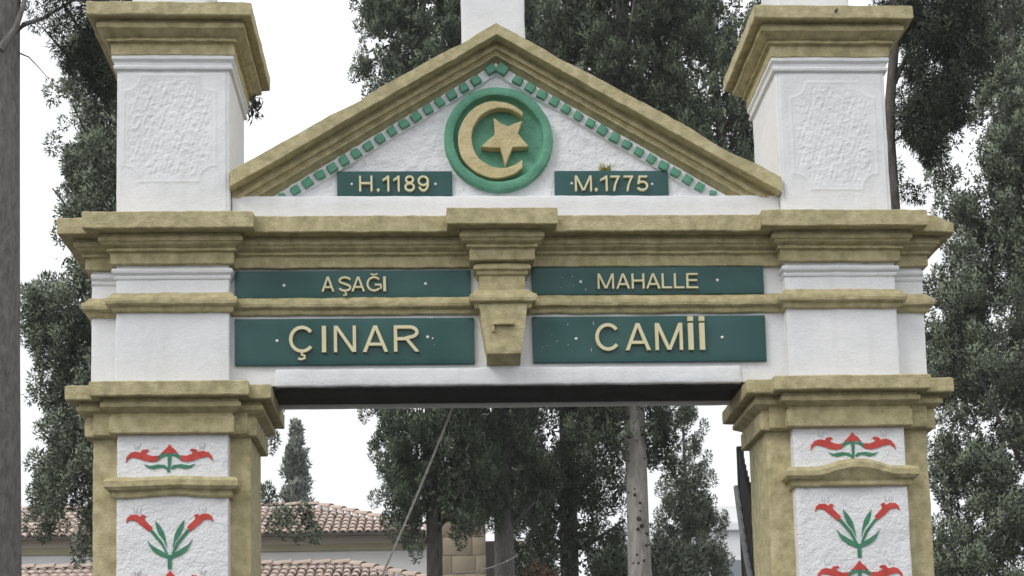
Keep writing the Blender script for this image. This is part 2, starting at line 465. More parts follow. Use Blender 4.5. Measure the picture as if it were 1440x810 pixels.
K2 = (XC - .128, XC + .128)
spath = [(LS, BY), (LS, SY), (LB[0], SY), (LB[0], 0), (LB[1], 0), (LB[1], WY), (K2[0], WY), (K2[0], -.02), (K2[1], -.02), (K2[1], WY),
         (RB[0], WY), (RB[0], 0), (RB[1], 0), (RB[1], SY), (RS, SY), (RS, BY)]
sprof = [(-.02, 2.484), (.010, 2.482), (.020, 2.470), (.030, 2.456), (.043, 2.446), (.046, 2.430), (.043, 2.416), (.032, 2.408), (.022, 2.406), (.020, 2.398), (.018, 2.386), (.012, 2.380), (-.02, 2.379)]
sweep('string_course', sprof, spath, MAT['olive'], gate, step=.028, amp=.004)

# --- central bracket and keystone
br = rbox('bracket', K2[0] + .008, K2[1] - .008, -.02, .12, 2.43, 2.70, MAT['olive'], gate, .03, .006, .003)
sweep('bracket_moulding', [(-.01, 2.628), (.012, 2.62), (.026, 2.604), (.026, 2.588), (.012, 2.580), (.012, 2.566), (.004, 2.560), (-.01, 2.558)],
      [(K2[0] + .008, .08), (K2[0] + .008, -.02), (K2[1] - .008, -.02), (K2[1] - .008, .08)], MAT['olive'], br, step=.025, amp=.003, closed=False)
def keystone():
    zs = np.linspace(2.40, 2.145, 14); xs = np.linspace(-1, 1, 13)
    V = []; F = []
    cols = len(xs) + 2
    for z in zs:
        t = (2.40 - z) / .255; hw = .126 - .040 * t
        row = [(-hw, .09)] + [(x * hw, -.045) for x in xs] + [(hw, .09)]
        for x, y in row: V.append((XC - .002 + x, y, z))
    hw = .086
    for z, y in ((2.139, -.044), (2.130, -.026), (2.116, .016), (2.104, .09)):
        row = [(-hw, .09)] + [(x * hw, y) for x in xs] + [(hw, .09)]
        for x, yy in row: V.append((XC - .002 + x, yy, z))
    n = len(zs) + 4
    for i in range(n - 1):
        for j in range(cols - 1): F.append([i * cols + j, (i + 1) * cols + j, (i + 1) * cols + j + 1, i * cols + j + 1])
    return rough(np.array(V), .005), F
V, F = keystone(); ks = mesh_np('keystone', V, F, MAT['olive'], br, angle=45)
gs = [rbox_geo(XC - .058, XC + .052, -.068, -.03, 2.285, 2.303, .02, .006, .003), rbox_geo(XC - .062, XC - .046, -.060, -.03, 2.25, 2.296, .02, .006, .003)]
V, F = join_geo(gs); mesh_np('keystone_ridge', V, F, MAT['olive'], br)

# --- pediment
PX0, PX1 = -1.428, 1.431; AP = 3.941; ML, MR = .581, .569; ZB = 3.0
rbox('pediment_plinth', PX0, PX1, .035, .40, 2.845, 3.012, MAT['white'], gate, .04, .008, .003)
def zrake(x, dz): return AP - dz * (.80 + .19 * abs(x - XC)) - (ML * (XC - x) if x < XC else MR * (x - XC))
def tympanum():
    nx, nt = 150, 46; V = []; F = []
    xs = np.linspace(PX0 + .04, PX1 - .04, nx)
    for x in xs:
        top = max(zrake(x, .2), 2.99)
        for j in range(nt): V.append((x, .09, 2.98 + (top - 2.98) * j / (nt - 1)))
    V = np.array(V)
    hgt = nz(V[:, [0, 2]], 70, 11) * .0022 + nz(V[:, [0, 2]], 150, 12) * .0016 + nz(V[:, [0, 2]], 12, 13) * .002
    rr = np.hypot(V[:, 0] + .041, V[:, 2] - 3.334)
    hgt = np.where(rr < .33, hgt * .3 - .006 * np.exp(-((rr - .305) / .018) ** 2), hgt)
    V[:, 1] -= hgt
    V[:, 1] += np.where(rr < .262, .025, 0)
    for i in range(nx - 1):
        for j in range(nt - 1): F.append([i * nt + j, (i + 1) * nt + j, (i + 1) * nt + j + 1, i * nt + j + 1])
    return V, F
V, F = tympanum(); ped = mesh_np('pediment', V, F, MAT['white_rough'], gate, angle=180)
rbox_pts = [(PX0 + .02, 2.95), (PX0 + .02, zrake(PX0 + .02, .06)), (XC, AP - .06), (PX1 - .02, zrake(PX1 - .02, .06)), (PX1 - .02, 2.95)]
V, F = prism_geo(rbox_pts, .125, .36); mesh_np('pediment_core', V, F, MAT['white'], ped, False)

def chevron(name, prof, m, amp, parent):
    """prof: (dz below the outer rake line, y)"""
    pr = []
    for (a, b), (c, d) in zip(prof[:-1], prof[1:]):
        k = max(1, int(math.hypot(c - a, d - b) / .03))
        for i in range(k): pr.append((a + (c - a) * i / k, b + (d - b) * i / k))
    pr.append(prof[-1]); ns = 56; V = []; F = []; m_ = len(pr)
    for s in range(-ns, ns + 1):
        for dz, y in pr:
            if s <= 0:
                xe = max(PX0, XC - (AP - .8 * dz - ZB) / (ML + .19 * dz)); x = XC + (xe - XC) * (-s / ns)
            else:
                xe = min(PX1, XC + (AP - .8 * dz - ZB) / (MR + .19 * dz)); x = XC + (xe - XC) * (s / ns)
            V.append((x, y, zrake(x, dz)))
    for i in range(2 * ns):
        for q in range(m_ - 1): F.append([i * m_ + q, i * m_ + q + 1, (i + 1) * m_ + q + 1, (i + 1) * m_ + q])
    V = np.array(V)
    out = V[:, 2] > 0
    Vr = rough(V, amp)
    # broken outer edge: a few chips and one step on the right slope
    dzv = np.tile(np.array([p[0] for p in pr]), 2 * ns + 1); yv = np.tile(np.array([p[1] for p in pr]), 2 * ns + 1)
    e = dzv < .03
    ch = np.clip(nz(V[:, [0, 2]], 9, 21) - .55, 0, 1) * .02
    Vr[:, 2] -= np.where(e, ch, 0)
    return mesh_np(name, Vr, F, m, parent, angle=20)
chevron('raking_cornice', [(.028, .38), (.014, .34), (.014, -.022), (.018, -.028), (.094, -.030), (.098, -.026), (.100, .046), (.122, .050), (.124, .034), (.138, .032), (.150, .035), (.153, .050), (.176, .058), (.178, .046), (.190, .048), (.194, .068), (.213, .084), (.222, .1)], MAT['olive'], .003, ped)
chevron('dentil_bed', [(.222, .10), (.225, .076), (.302, .078), (.312, .094)], MAT['white'], .0016, ped)
# dentils: each little green block its own piece
dv, df = rbox_geo(-.0245, .0245, -.012, .02, -.0225, .0225, .03, .004, 0)
dent0 = None
def add_dentil(x, z, ang, sx=1.0, sz=1.0):
    global dent0
    v = dv * np.array([sx * random.uniform(.9, 1.06), random.uniform(.9, 1.25), sz * random.uniform(.9, 1.06)])
    v[:, 0] *= 1 + v[:, 2] * random.uniform(-4, 4)
    v = rough(v + np.array([x, 0, z]), .005) - np.array([x, 0, z])
    ang += random.uniform(-.07, .07); c, s = math.cos(ang), math.sin(ang)
    v = np.stack([v[:, 0] * c - v[:, 2] * s, v[:, 1], v[:, 0] * s + v[:, 2] * c], -1)
    mesh_np('dentil', v, df, MAT['green'], ped, True, (x, .070, z))
for sg, m_ in ((-1, ML), (1, MR)):
    ang = math.atan(m_ + .05) * (1 if sg < 0 else -1)
    add_dentil(XC + sg * .030, zrake(XC + sg * .030, .252), ang, 1.2, 1.05)
    k = 0
    while True:
        x = XC + sg * (.112 + k * .0632); z = zrake(x, .266)
        if z < 3.017: break
        if z < 3.04: add_dentil(x + .006 * sg, z + .004, ang * .5, .8, .55)
        else: add_dentil(x, z, ang)
        k += 1

# --- medallion with crescent and star
MX, MZ = -.041, 3.334
def lathe_y(prof, cx, cz, n=72):
    V = []; F = []; m_ = len(prof)
    for i in range(n):
        a = 2 * math.pi * i / n
        for r, y in prof: V.append((cx + r * math.cos(a), y, cz + r * math.sin(a)))
    for i in range(n):
        j = (i + 1) % n
        for q in range(m_ - 1): F.append([i * m_ + q, i * m_ + q + 1, j * m_ + q + 1, j * m_ + q])
    return np.array(V), F
pf = [(.287, .12), (.286, .064), (.281, .054), (.265, .050), (.245, .050), (.238, .054), (.230, .090), (.215, .099), (.15, .101), (.1, .101), (.05, .101), (.001, .101)]
V, F = lathe_y(pf, MX, MZ); V = rough(V, .0035); med = mesh_np('medallion', V, [q[::-1] for q in F], MAT['green'], gate)
def z8(x, y, Y=.05):
    p = at(600 + x / 4.5, 110 + y / 4.5, Y); return (p[0], p[2])
def raised(name, poly, y0, y1, m, parent, inset=.0035):
    """flat figure with softened rim"""
    P = np.array(poly); n = len(P)
    a = sum(P[i][0] * P[(i + 1) % n][1] - P[(i + 1) % n][0] * P[i][1] for i in range(n))
    if a < 0: P = P[::-1]
    nx = []
    for i in range(n):
        d1 = P[i] - P[i - 1]; d2 = P[(i + 1) % n] - P[i]; d1 = d1 / np.linalg.norm(d1); d2 = d2 / np.linalg.norm(d2)
        n1 = np.array([d1[1], -d1[0]]); n2 = np.array([d2[1], -d2[0]]); b = (n1 + n2) / max(.6, 1 + n1 @ n2); nx.append(b)
    nx = np.array(nx); In = P - nx * inset
    V = [(x, y1, z) for x, z in P] + [(x, y0 + inset * .8, z) for x, z in P] + [(x, y0, z) for x, z in In]
    F = []
    for i in range(n):
        j = (i + 1) % n
        F.append([i, j, j + n, i + n][::-1]); F.append([i + n, j + n, j + 2 * n, i + 2 * n][::-1])
    F.append([i + 2 * n for i in range(n)])
    o = mesh_np(name, rough(np.array(V), .003), F, m, parent)
    bm = bmesh.new(); bm.from_mesh(o.data); bmesh.ops.triangulate(bm, faces=[f for f in bm.faces if len(f.verts) > 4]); bmesh.ops.recalc_face_normals(bm, faces=bm.faces[:]); bm.to_mesh(o.data); bm.free()
    return o
cp = []
for i in range(41):
    a = R_(47 + (313 - 47) * i / 40); cp.append(z8(441 + 243 * math.cos(a), 389 - 243 * math.sin(a)))
for i in range(37):
    a = R_(-46 - 268 * i / 36); cp.append(z8(474 + 190 * math.cos(a), 377 - 190 * math.sin(a)))
raised('crescent', cp, .050, .11, MAT['gold'], med)
raised('star', [z8(x, y) for x, y in [(424,250),(472,285),(515,302),(560,282),(605,267),(592,305),(577,345),(612,390),(648,430),(598,434),(545,435),(522,490),(500,545),(482,490),(465,438),(405,438),(345,430),(388,390),(432,352),(428,300)]], .052, .11, MAT['gold'], med)

# --- attic blocks, their relief panels, caps and posts
def relief(b0, b1, z0, z1, kind, parent):
    nx, nz_ = 150, 200; xs = np.linspace(b0 + .012, b1 - .012, nx); zz = np.linspace(z0, z1, nz_)
    X, Z = np.meshgrid(xs, zz, indexing='ij'); P = np.stack([X.ravel(), Z.ravel()], -1)
    if kind == 'l': cx, cz, hw, hh, r = (b0 + b1) / 2 - .018, 3.36, .232, .285, .085
    else: cx, cz, hw, hh, r = (b0 + b1) / 2 + .006, 3.325, .222, .29, .085
    ax_ = np.abs(P[:, 0] - cx); az = np.abs(P[:, 1] - cz)
    if kind == 'r': az = np.where(P[:, 1] < cz, az * .97, az)
    d = np.maximum(ax_ - hw, az - hh)
    d = np.maximum(d, r - np.hypot(ax_ - hw, az - hh))
    hgt = .0022 * np.exp(-(d / .008) ** 2) + .0008 * np.exp(-((d + .018) / .007) ** 2)
    ins = 1 / (1 + np.exp((d + .025) / .006))
    # worn relief of arabesque strokes
    q = np.abs(nz(P, 95, 31 if kind == 'l' else 32)); stroke = np.exp(-(q / .4) ** 2)
    hgt += ins * (.0011 * stroke + .0010 * nz(P, 210, 33) + .0007 * nz(P, 100, 35))
    hgt += .0008 * nz(P, 40, 34)
    edge = np.minimum.reduce([P[:, 0] - xs[0], xs[-1] - P[:, 0], P[:, 1] - z0, z1 - P[:, 1]])
    hgt = np.where(edge < .004, -.006, hgt)
    V = np.stack([P[:, 0], -.0045 - hgt, P[:, 1]], -1)
    F = []
    for i in range(nx - 1):
        for j in range(nz_ - 1): F.append([i * nz_ + j, (i + 1) * nz_ + j, (i + 1) * nz_ + j + 1, i * nz_ + j + 1])
    return mesh_np('relief_panel', V, F, MAT['white'], parent, angle=180)
for kind, (b0, b1) in (('l', (-2.008, -1.432)), ('r', (1.432, 2.016))):
    ab = rbox('attic_block', b0, b1, 0, .55, 2.85, 3.80, MAT['white'], gate, .04, .008, .0024)
    relief(b0, b1, 2.875, 3.668, kind, ab)
    p4 = [(b0, .55), (b0, 0), (b1, 0), (b1, .55)]
    sweep('white_moulding', [(-.01, 3.755), (.022, 3.75), (.024, 3.728), (.012, 3.714), (.010, 3.698), (.017, 3.690), (.015, 3.678), (.004, 3.672), (-.01, 3.670)], p4, MAT['white'], ab, step=.04, amp=.0018)
    capo = sweep('cap', [(-.25, 3.984), (.118, 3.984), (.130, 3.976), (.130, 3.912), (.126, 3.906), (.076, 3.908), (.076, 3.888), (.088, 3.886), (.088, 3.862), (.080, 3.858), (.066, 3.846), (.046, 3.836), (.038, 3.832), (.038, 3.824), (.046, 3.822), (.046, 3.814), (.030, 3.811), (.024, 3.806), (.026, 3.803), (.026, 3.750), (.022, 3.746), (-.02, 3.745)], p4, MAT['olive'], ab, step=.03, amp=.004)
    rbox('cap_core', b0 + .03, b1 - .03, .03, .52, 3.76, 3.975, MAT['olive'], ab, .3, .01, 0)
    c = (b0 + b1) / 2 - .04
    rbox('post', c - .196, c + .196, .10, .46, 3.97, 4.75, MAT['white'], ab, .06, .01, .003)
rbox('post', XC - .172, XC + .165, .15, .44, 3.6, 4.75, MAT['white'], ped, .05, .01, .003)
V, F = tube_geo([(XC - .24, .2, 3.80), (XC - .24, .2, 3.84), (XC - .238, .2, 3.872), (XC - .236, .2, 3.885)], [.045, .043, .03, .008], 10, .25); mesh_np('mortar_lump', V, F, MAT['white_rough'], ped)

# ================================================================== SIGNS
def strokes(line, T, closed=False):
    P = [np.array(p, float) for p in line]; n = len(P); L = []; Rr = []
    for i in range(n):
        if closed: a, b = P[i - 1], P[(i + 1) % n]
        else: a, b = P[max(0, i - 1)], P[min(n - 1, i + 1)]
        d = (b - a) / np.linalg.norm(b - a); nn = np.array([-d[1], d[0]])
        L.append(P[i] + nn * T / 2); Rr.append(P[i] - nn * T / 2)
    return L, Rr
def arc(cx, cy, rx, ry, a0, a1, n=22):
    return [(cx + rx * math.cos(R_(a0 + (a1 - a0) * i / n)), cy + ry * math.sin(R_(a0 + (a1 - a0) * i / n))) for i in range(n + 1)]
def glyph(ch, W, H, T):
    """list of ('p', outline) and ('s', centre line, closed)"""
    def rc(a, b, c, d): return ('p', [(a, b), (c, b), (c, d), (a, d)])
    o = []
    base = {'Ş': 'S', 'Ç': 'C', 'Ğ': 'G', 'İ': 'I'}.get(ch, ch)
    if base == 'H': o += [rc(0, 0, T, H), rc(W - T, 0, W, H), rc(T * .5, .52 * H - T / 2, W - T * .5, .52 * H + T / 2)]
    elif base == 'I': o += [rc(0, 0, W, H)]
    elif base == '.': o += [rc(0, 0, W, W)]
    elif base == 'L': o += [rc(0, 0, T, H), rc(T * .5, 0, W, T * .92)]
    elif base == 'E': o += [rc(0, 0, T, H), rc(T * .5, 0, W, T * .9), rc(T * .5, H - T * .9, W * .97, H), rc(T * .5, .53 * H - T * .45, W * .92, .53 * H + T * .45)]
    elif base == 'A': o += [('p', [(0, 0), (T * 1.08, 0), (W / 2 + T * .5, H), (W / 2 - T * .55, H)]), ('p', [(W, 0), (W - T * 1.08, 0), (W / 2 - T * .5, H), (W / 2 + T * .55, H)]), rc(.2 * W, .29 * H - T * .45, .8 * W, .29 * H + T * .45)]
    elif base == 'M': o += [rc(0, 0, T * .95, H), rc(W - T * .95, 0, W, H), ('p', [(0, H), (T * 1.15, H), (W / 2 + T * .5, 0), (W / 2 - T * .5, 0)]), ('p', [(W, H), (W - T * 1.15, H), (W / 2 - T * .5, 0), (W / 2 + T * .5, 0)])]
    elif base == 'N': o += [rc(0, 0, T * .95, H), rc(W - T * .95, 0, W, H), ('p', [(0, H), (T * 1.15, H), (W, 0), (W - T * 1.15, 0)])]
    elif base == 'R': o += [rc(0, 0, T, H), ('s', [(T * .5, H - T / 2), (W * .4, H - T / 2)] + arc(W * .62, .745 * H, W * .38 - T / 2, .255 * H - T / 2, 88, -88, 14) + [(W * .4, .49 * H + T * 0), (T * .5, .49 * H)], False), ('p', [(.42 * W, .50 * H), (.42 * W + T * 1.2, .50 * H), (W * 1.02, 0), (W * 1.02 - T * 1.25, 0)])]
    elif base == 'C': o += [('s', arc(W * .52, H / 2, W * .52 - T / 2, H / 2 - T * .42, 38, 322, 30), False)]
    elif base == 'G': o += [('s', arc(W * .5, H / 2, W * .5 - T / 2, H / 2 - T * .42, 42, 318, 30), False), rc(W - T, .16 * H, W, .5 * H), rc(.54 * W, .5 * H - T * .9, W - T * .4, .5 * H)]
    elif base == 'S': o += [('s', arc(W * .5, .745 * H, W * .5 - T / 2, .255 * H - T * .42, 15, 250, 16) + arc(W * .5, .265 * H, W * .5 - T / 2, .265 * H - T * .42, 68, -168, 16), False)]
    elif base == '1': o += [rc(W - T, 0, W, H), ('p', [(0, .64 * H), (W - T * .9, .80 * H), (W - T * .5, H), (W - T * .8, H), (W * .35, .86 * H), (0, .78 * H)])]
    elif base == '7': o += [rc(0, H - T, W, H), ('s', [(W - T * .6, H - T * .5), (W * .66, .68 * H), (W * .46, .36 * H), (W * .36, 0)], False)]
    elif base == '8': o += [('s', arc(W / 2, .755 * H, W * .43 - T / 2, .25 * H - T * .42, 0, 345, 23), True), ('s', arc(W / 2, .275 * H, W / 2 - T / 2, .275 * H - T * .42, 0, 345, 23), True)]
    elif base == '9': o += [('s', arc(W / 2, .67 * H, W / 2 - T / 2, .33 * H - T * .42, 0, 345, 23), True), ('s', arc(W / 2, .5 * H, W / 2 - T / 2, H / 2 - T * .42, 25, -150, 20), False)]
    elif base == '5': o += [rc(W * .2, H - T, W * .94, H), ('p', [(W * .2, H), (W * .2 + T, H), (W * .1 + T, .44 * H), (W * .06, .44 * H)]), ('s', arc(W * .49, .325 * H, W * .51 - T / 2, .325 * H - T * .42, 140, -155, 22), False)]
    if ch in 'ŞÇ': o += [('s', [(W * .53, 0.02 * H), (W * .50, -.08 * H), (W * .62, -.12 * H), (W * .64, -.21 * H), (W * .5, -.255 * H), (W * .36, -.23 * H)], False, T * .62)]
    if ch == 'Ğ': o += [('s', arc(W * .5, 1.24 * H, W * .22, .13 * H, 200, 340, 10), False, T * .7)]
    if ch == 'İ': o += [rc(-W * .04, 1.07 * H, W * 1.04, 1.07 * H + W * .95)]
    return o
def letter_geo(ch, W, H, T, depth):
    gs = []
    for k, it in enumerate(glyph(ch, W, H, T)):
        yf = -depth - .0005 * k; yb = .004 + .0003 * k
        if it[0] == 'p': gs.append(prism_geo(it[1], yf, yb))
        else:
            t = it[3] if len(it) > 3 else T
            L, Rr = strokes(it[1], t, it[2]); n = len(L)
            V = [(p[0], yf, p[1]) for p in L] + [(p[0], yf, p[1]) for p in Rr] + [(p[0], yb, p[1]) for p in L] + [(p[0], yb, p[1]) for p in Rr]
            F = []
            for i in range(n if it[2] else n - 1):
                j = (i + 1) % n
                F += [[i, n + i, n + j, j], [2 * n + i, i, j, 2 * n + j], [n + i, 3 * n + i, 3 * n + j, n + j]]
            if not it[2]: F += [[0, 2 * n, 3 * n, n], [n - 1, 2 * n - 1, 4 * n - 1, 3 * n - 1]]
            gs.append((np.array(V), F))
    return join_geo(gs)
SIGNS = [
  # name label, plate corners px (x0,x1), z0,z1, plate y, zoom (scale, ox, oy), letters, cap y, base y, screws, tilt
  ('green plate with raised cream letters ÇINAR at lower left of the gateway', (330, 667), 2.117, 2.361, .045, (3.374, 320, 360), [('Ç', 292, 410), ('I', 448, 468), ('N', 505, 610), ('A', 642, 762), ('R', 790, 908)], 331, 456, [(235, 403), (950, 385), (973, 391)], .0),
  ('green plate with raised cream letters CAMİİ at lower right of the gateway', (749, 1077), 2.119, 2.363, .045, (3.375, 700, 360), [('C', 465, 580), ('A', 607, 727), ('M', 750, 880), ('İ', 907, 931), ('İ', 961, 985)], 319, 447, [(372, 393), (1065, 386)], .0),
  ('slim green plate with small cream letters AŞAĞI above the ÇINAR plate', (330, 662), 2.471, 2.615, .045, (3.374, 320, 360), [('A', 446, 507), ('Ş', 527, 587), ('A', 588, 652), ('Ğ', 660, 732), ('I', 739, 752)], 98, 168, [(268, 140), (940, 132)], .0),
  ('slim green plate with small cream letters MAHALLE above the CAMİİ plate', (748, 1074), 2.480, 2.627, .045, (3.375, 700, 360), [('M', 475, 552), ('A', 563, 628), ('H', 637, 697), ('A', 705, 772), ('L', 780, 827), ('L', 838, 886), ('E', 897, 952)], 83, 154, [(393, 123), (1042, 115)], .0),
  ('small green plate reading H.1189 left of the crescent medallion', (474, 636), 3.022, 3.162, .072, (7.2, 460, 230), [('H', 325, 460), ('.', 505, 530), ('1', 563, 630), ('1', 672, 735), ('8', 783, 890), ('9', 918, 1032)], 124, 280, [(250, 208), (1098, 208)], .0),
  ('small green plate reading M.1775 right of the crescent medallion', (780, 940), 3.022, 3.163, .072, (7.2, 760, 220), [('M', 352, 522), ('.', 552, 578), ('1', 610, 682), ('7', 712, 808), ('7', 848, 944), ('5', 976, 1092)], 195, 347, [(317, 273), (1130, 280)], .0),
]
sv, sf = lathe_y([(.0001, -.006), (.005, -.0055), (.0085, -.003), (.0095, .003)], 0, 0, 12)
sf = [q[::-1] for q in sf]
for lab, (u0, u1), z0, z1, py, (sc, ox, oy), letters, vc, vb, screws, tilt in SIGNS:
    vm = oy + (vc + vb) / 2 / sc
    x0 = at(u0, vm, py)[0]; x1 = at(u1, vm, py)[0]
    root = thing('name_sign', lab, 'sign', ((x0 + x1) / 2, py + .02, z0), 'green name plates on the gateway')
    V, F = rbox_geo(x0, x1, py, py + (.024 if py < .06 else .022), z0, z1, .04, .002, 0)
    V = np.array(V); V[:, 1] += nz(V[:, [0, 2]], 6, 41) * .0010
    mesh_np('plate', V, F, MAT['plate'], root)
    ly = py - .003
    for ch, a, b in letters:
        pa = at(ox + a / sc, oy + vb / sc, ly - .012); pb = at(ox + b / sc, oy + vb / sc, ly - .012)
        um = ox + (a + b) / 2 / sc
        zb = at((u0 + u1) / 2, oy + vb / sc, ly - .012)[2]; zc = at((u0 + u1) / 2, oy + vc / sc, ly - .012)[2]
        H = zc - zb; W = pb[0] - pa[0]; T = H * .122
        V, F = letter_geo(ch, W, H, T, .015)
        o = mesh_np('letter', V, F, MAT['letter'], root, False, (pa[0], ly, zb))
        bm = bmesh.new(); bm.from_mesh(o.data); bmesh.ops.recalc_face_normals(bm, faces=bm.faces[:]); bm.to_mesh(o.data); bm.free()
    for (sx, sz) in screws:
        p = at(ox + sx / sc, oy + sz / sc, py)
        k = .55 if sx == 973 else (.75 if sc > 5 else .9)
        mesh_np('screw', sv * k, sf, MAT['screw'], root, True, (p[0], py, p[2]))
    # stray drops of white paint
    drops = []
    if 'CAMİİ' in lab and 'MAHALLE' not in lab: drops = [(332, 326, 1.2), (257, 372, .8), (285, 402, 1), (277, 406, .8), (334, 422, .9), (212, 432, .9), (207, 453, .7), (232, 425, .6), (454, 319, -1.1), (444, 446, -1.0)]
    elif 'MAHALLE' in lab: drops = [(310, 103, .9), (354, 98, 1.2), (322, 127, .6), (417, 159, -.9), (300, 150, .6), (360, 140, .7)]
    elif 'ÇINAR' in lab and 'AŞAĞI' not in lab: drops = [(950, 293, 1.3), (962, 292, 1.5), (972, 293, 1.2), (980, 420, .6)]
    elif 'AŞAĞI' in lab: drops = [(80, 208, 1.2), (92, 206, .8)]
    if drops:
        gs = []
        for sx, sz, k in drops:
            p = at(ox + sx / sc, oy + sz / sc, py)
            v = sv * (np.array([.22 * k, .5, .24 * k * random.uniform(1, 1.6)]) if k > 0 else np.array([.16, .4, -.95 * k])) + np.array([p[0], py + .0005, p[2]]); gs.append((v, sf))
        V, F = join_geo(gs); o = mesh_np('paint_splashes', V, F, MAT['screw'], root); o['kind'] = 'stuff'

# ================================================================== small things on the gateway
def kites(P, D, L, W, fold=.25, rg=rng):
    """leaf-shaped quads at points P along directions D"""
    n = len(P); D = D / np.linalg.norm(D, axis=1)[:, None]
    rv = rg.normal(size=(n, 3)); S = np.cross(D, rv); S /= np.linalg.norm(S, axis=1)[:, None] + 1e-9
    Nn = np.cross(D, S)
    L = L[:, None] if hasattr(L, '__len__') else L; W = W[:, None] if hasattr(W, '__len__') else W
    a = P; b = P + D * L * .45 + S * W * .5 + Nn * W * fold; c = P + D * L; d = P + D * L * .45 - S * W * .5 + Nn * W * fold
    V = np.stack([a, b, c, d], 1).reshape(-1, 3); F = np.arange(4 * n).reshape(n, 4)
    return V, F
t = thing('sprouting_plant', 'tiny yellow green plant sprouting behind top edge of the M.1775 plate', 'plant', (.527, .08, 3.16))
n = 26; ang = rng.uniform(-1.1, 1.1, n)
P = np.stack([.527 + rng.normal(0, .012, n), np.full(n, .083) + rng.normal(0, .004, n), np.full(n, 3.158)], -1)
D = np.stack([np.sin(ang), rng.uniform(-.5, .05, n), np.cos(ang)], -1)
V, F = kites(P, D, rng.uniform(.03, .065, n), rng.uniform(.009, .014, n)); mesh_np('leaf_cluster', V, F, MAT['plantgreen'], t, False)
V, F = tube_geo([(.527, .086, 3.13), (.527, .084, 3.16), (.53, .08, 3.18)], [.003, .003, .002], 6); mesh_np('stem', V, F, MAT['plantgreen'], t)

t = thing('hanging_dry_plant', 'withered grey plant tuft hanging from back corner of the left cap', 'plant', (-1.42, .66, 3.90))
n = 110; P = np.array([-1.385, .60, 3.80]) + rng.normal(0, 1, (n, 3)) * np.array([.022, .03, .035])
D = np.stack([rng.normal(.1, .5, n), rng.normal(0, .4, n), rng.normal(-1, .4, n)], -1)
V, F = kites(P, D, rng.uniform(.03, .06, n), rng.uniform(.008, .016, n)); mesh_np('dry_leaves', V, F, MAT['bark_dark'], t, False)
V, F = tube_geo([(-1.39, .6, 3.9), (-1.387, .6, 3.84), (-1.38, .6, 3.76)], [.006, .005, .003], 6); mesh_np('stem', V, F, MAT['bark_dark'], t)

V, F = tube_geo([at(1175, 16, -.14), at(1178, 12, -.12), at(1182, 8, -.09)], [.006, .005, .002], 6)
tag(mesh_np('twig', V, F, MAT['knot'], None), 'short black twig stuck on front edge of the right cap', 'twig')

# rope hanging from the lintel, and a thin wire between the trunks
def rope_geo(p0, p1, sag, r, n=40):
    pts = [np.array(p0) * (1 - t) + np.array(p1) * t - np.array([0, 0, sag]) * 4 * t * (1 - t) for t in np.linspace(0, 1, n)]
    return tube_geo(pts, [r * (1 + .18 * math.sin(i * 2.1)) for i in range(n)], 7)
pa = at(638, 570, .42); pb = at(505, 880, .75)
V, F = rope_geo(pa, pb, .025, .0062, 90)
tag(mesh_np('rope', V, F, MAT['rope'], None), 'pale rope slanting down from the lintel through the opening', 'rope')
pa = at(640, 806, 10.5); pb = at(728, 781, 11.2)
V, F = rope_geo(pa, pb, .06, .009, 20)
tag(mesh_np('dead_branch', V, F, MAT['bark_pale'], None), 'thin bare pale branch crossing in front of the second trunk', 'branch')

# ================================================================== iron gate leaf
t = thing('iron_gate', 'dark iron gate leaf with stepped bars standing open beside the right pillar', 'gate', (1.352, .56, GROUND))
g0 = np.array([1.352, .53]); g1 = np.array([1.545, 1.74])
gd = (g1 - g0) / np.linalg.norm(g1 - g0); gn = np.array([gd[1], -gd[0]])
def gpt(s, o=0.0): q = g0 + (g1 - g0) * s + gn * o; return q
def gbar(s, z0, z1, w_, d_, m, name):
    c = gpt(s); V = []
    for z in (z0, z1):
        for a, b in ((-1, -1), (1, -1), (1, 1), (-1, 1)):
            q = c + gd * w_ * a / 2 + gn * d_ * b / 2; V.append((q[0], q[1], z))
    return np.array(V), [[3, 2, 1, 0], [4, 5, 6, 7], [0, 1, 5, 4], [1, 2, 6, 5], [2, 3, 7, 6], [3, 0, 4, 7]]
nb = 12
for i in range(nb):
    s = i / (nb - 1); ztop = 1.44 + .62 * s ** 1.15
    V, F = gbar(s, GROUND + .06, ztop, .05 if i in (0, nb - 1) else .03, .045 if i in (0, nb - 1) else .026, None, '')
    mesh_np('gate_bar', V, F, MAT['iron'], t, False)
def grail(z0, z1, h, m, name, o=0.0, th=.03):
    a = gpt(0, o); b = gpt(1, o); V = []
    for c, z in ((a, z0), (b, z1)):
        for k, l in ((-1, 0), (1, 0), (1, 1), (-1, 1)):
            q = c + gn * th * k / 2; V.append((q[0], q[1], z + h * l))
    F = [[0, 1, 2, 3], [7, 6, 5, 4], [0, 4, 5, 1], [1, 5, 6, 2], [2, 6, 7, 3], [3, 7, 4, 0]]
    return mesh_np(name, np.array(V), F, m, t, False)
grail(-.2, -.2, .05, MAT['iron'], 'gate_rail'); grail(GROUND + .1, GROUND + .1, .05, MAT['iron'], 'gate_rail')
pts = []
for s in np.linspace(0, 1, 14):
    q = gpt(s, -.035); pts.append((q[0], q[1], 1.02 + .78 * s ** 1.4))
V, F = tube_geo(pts, .017, 8); mesh_np('curved_rail', V, F, MAT['iron_pale'], t)
V, F = gbar(.5, GROUND + .15, -.2, .0, .0, None, '')
a, b = gpt(.02, .016), gpt(.98, .016)
V = [(a[0], a[1], GROUND + .15), (b[0], b[1], GROUND + .15), (b[0], b[1], -.16), (a[0], a[1], -.16)]; V2 = [(x + gn[0] * .004, y + gn[1] * .004, z) for x, y, z in V]
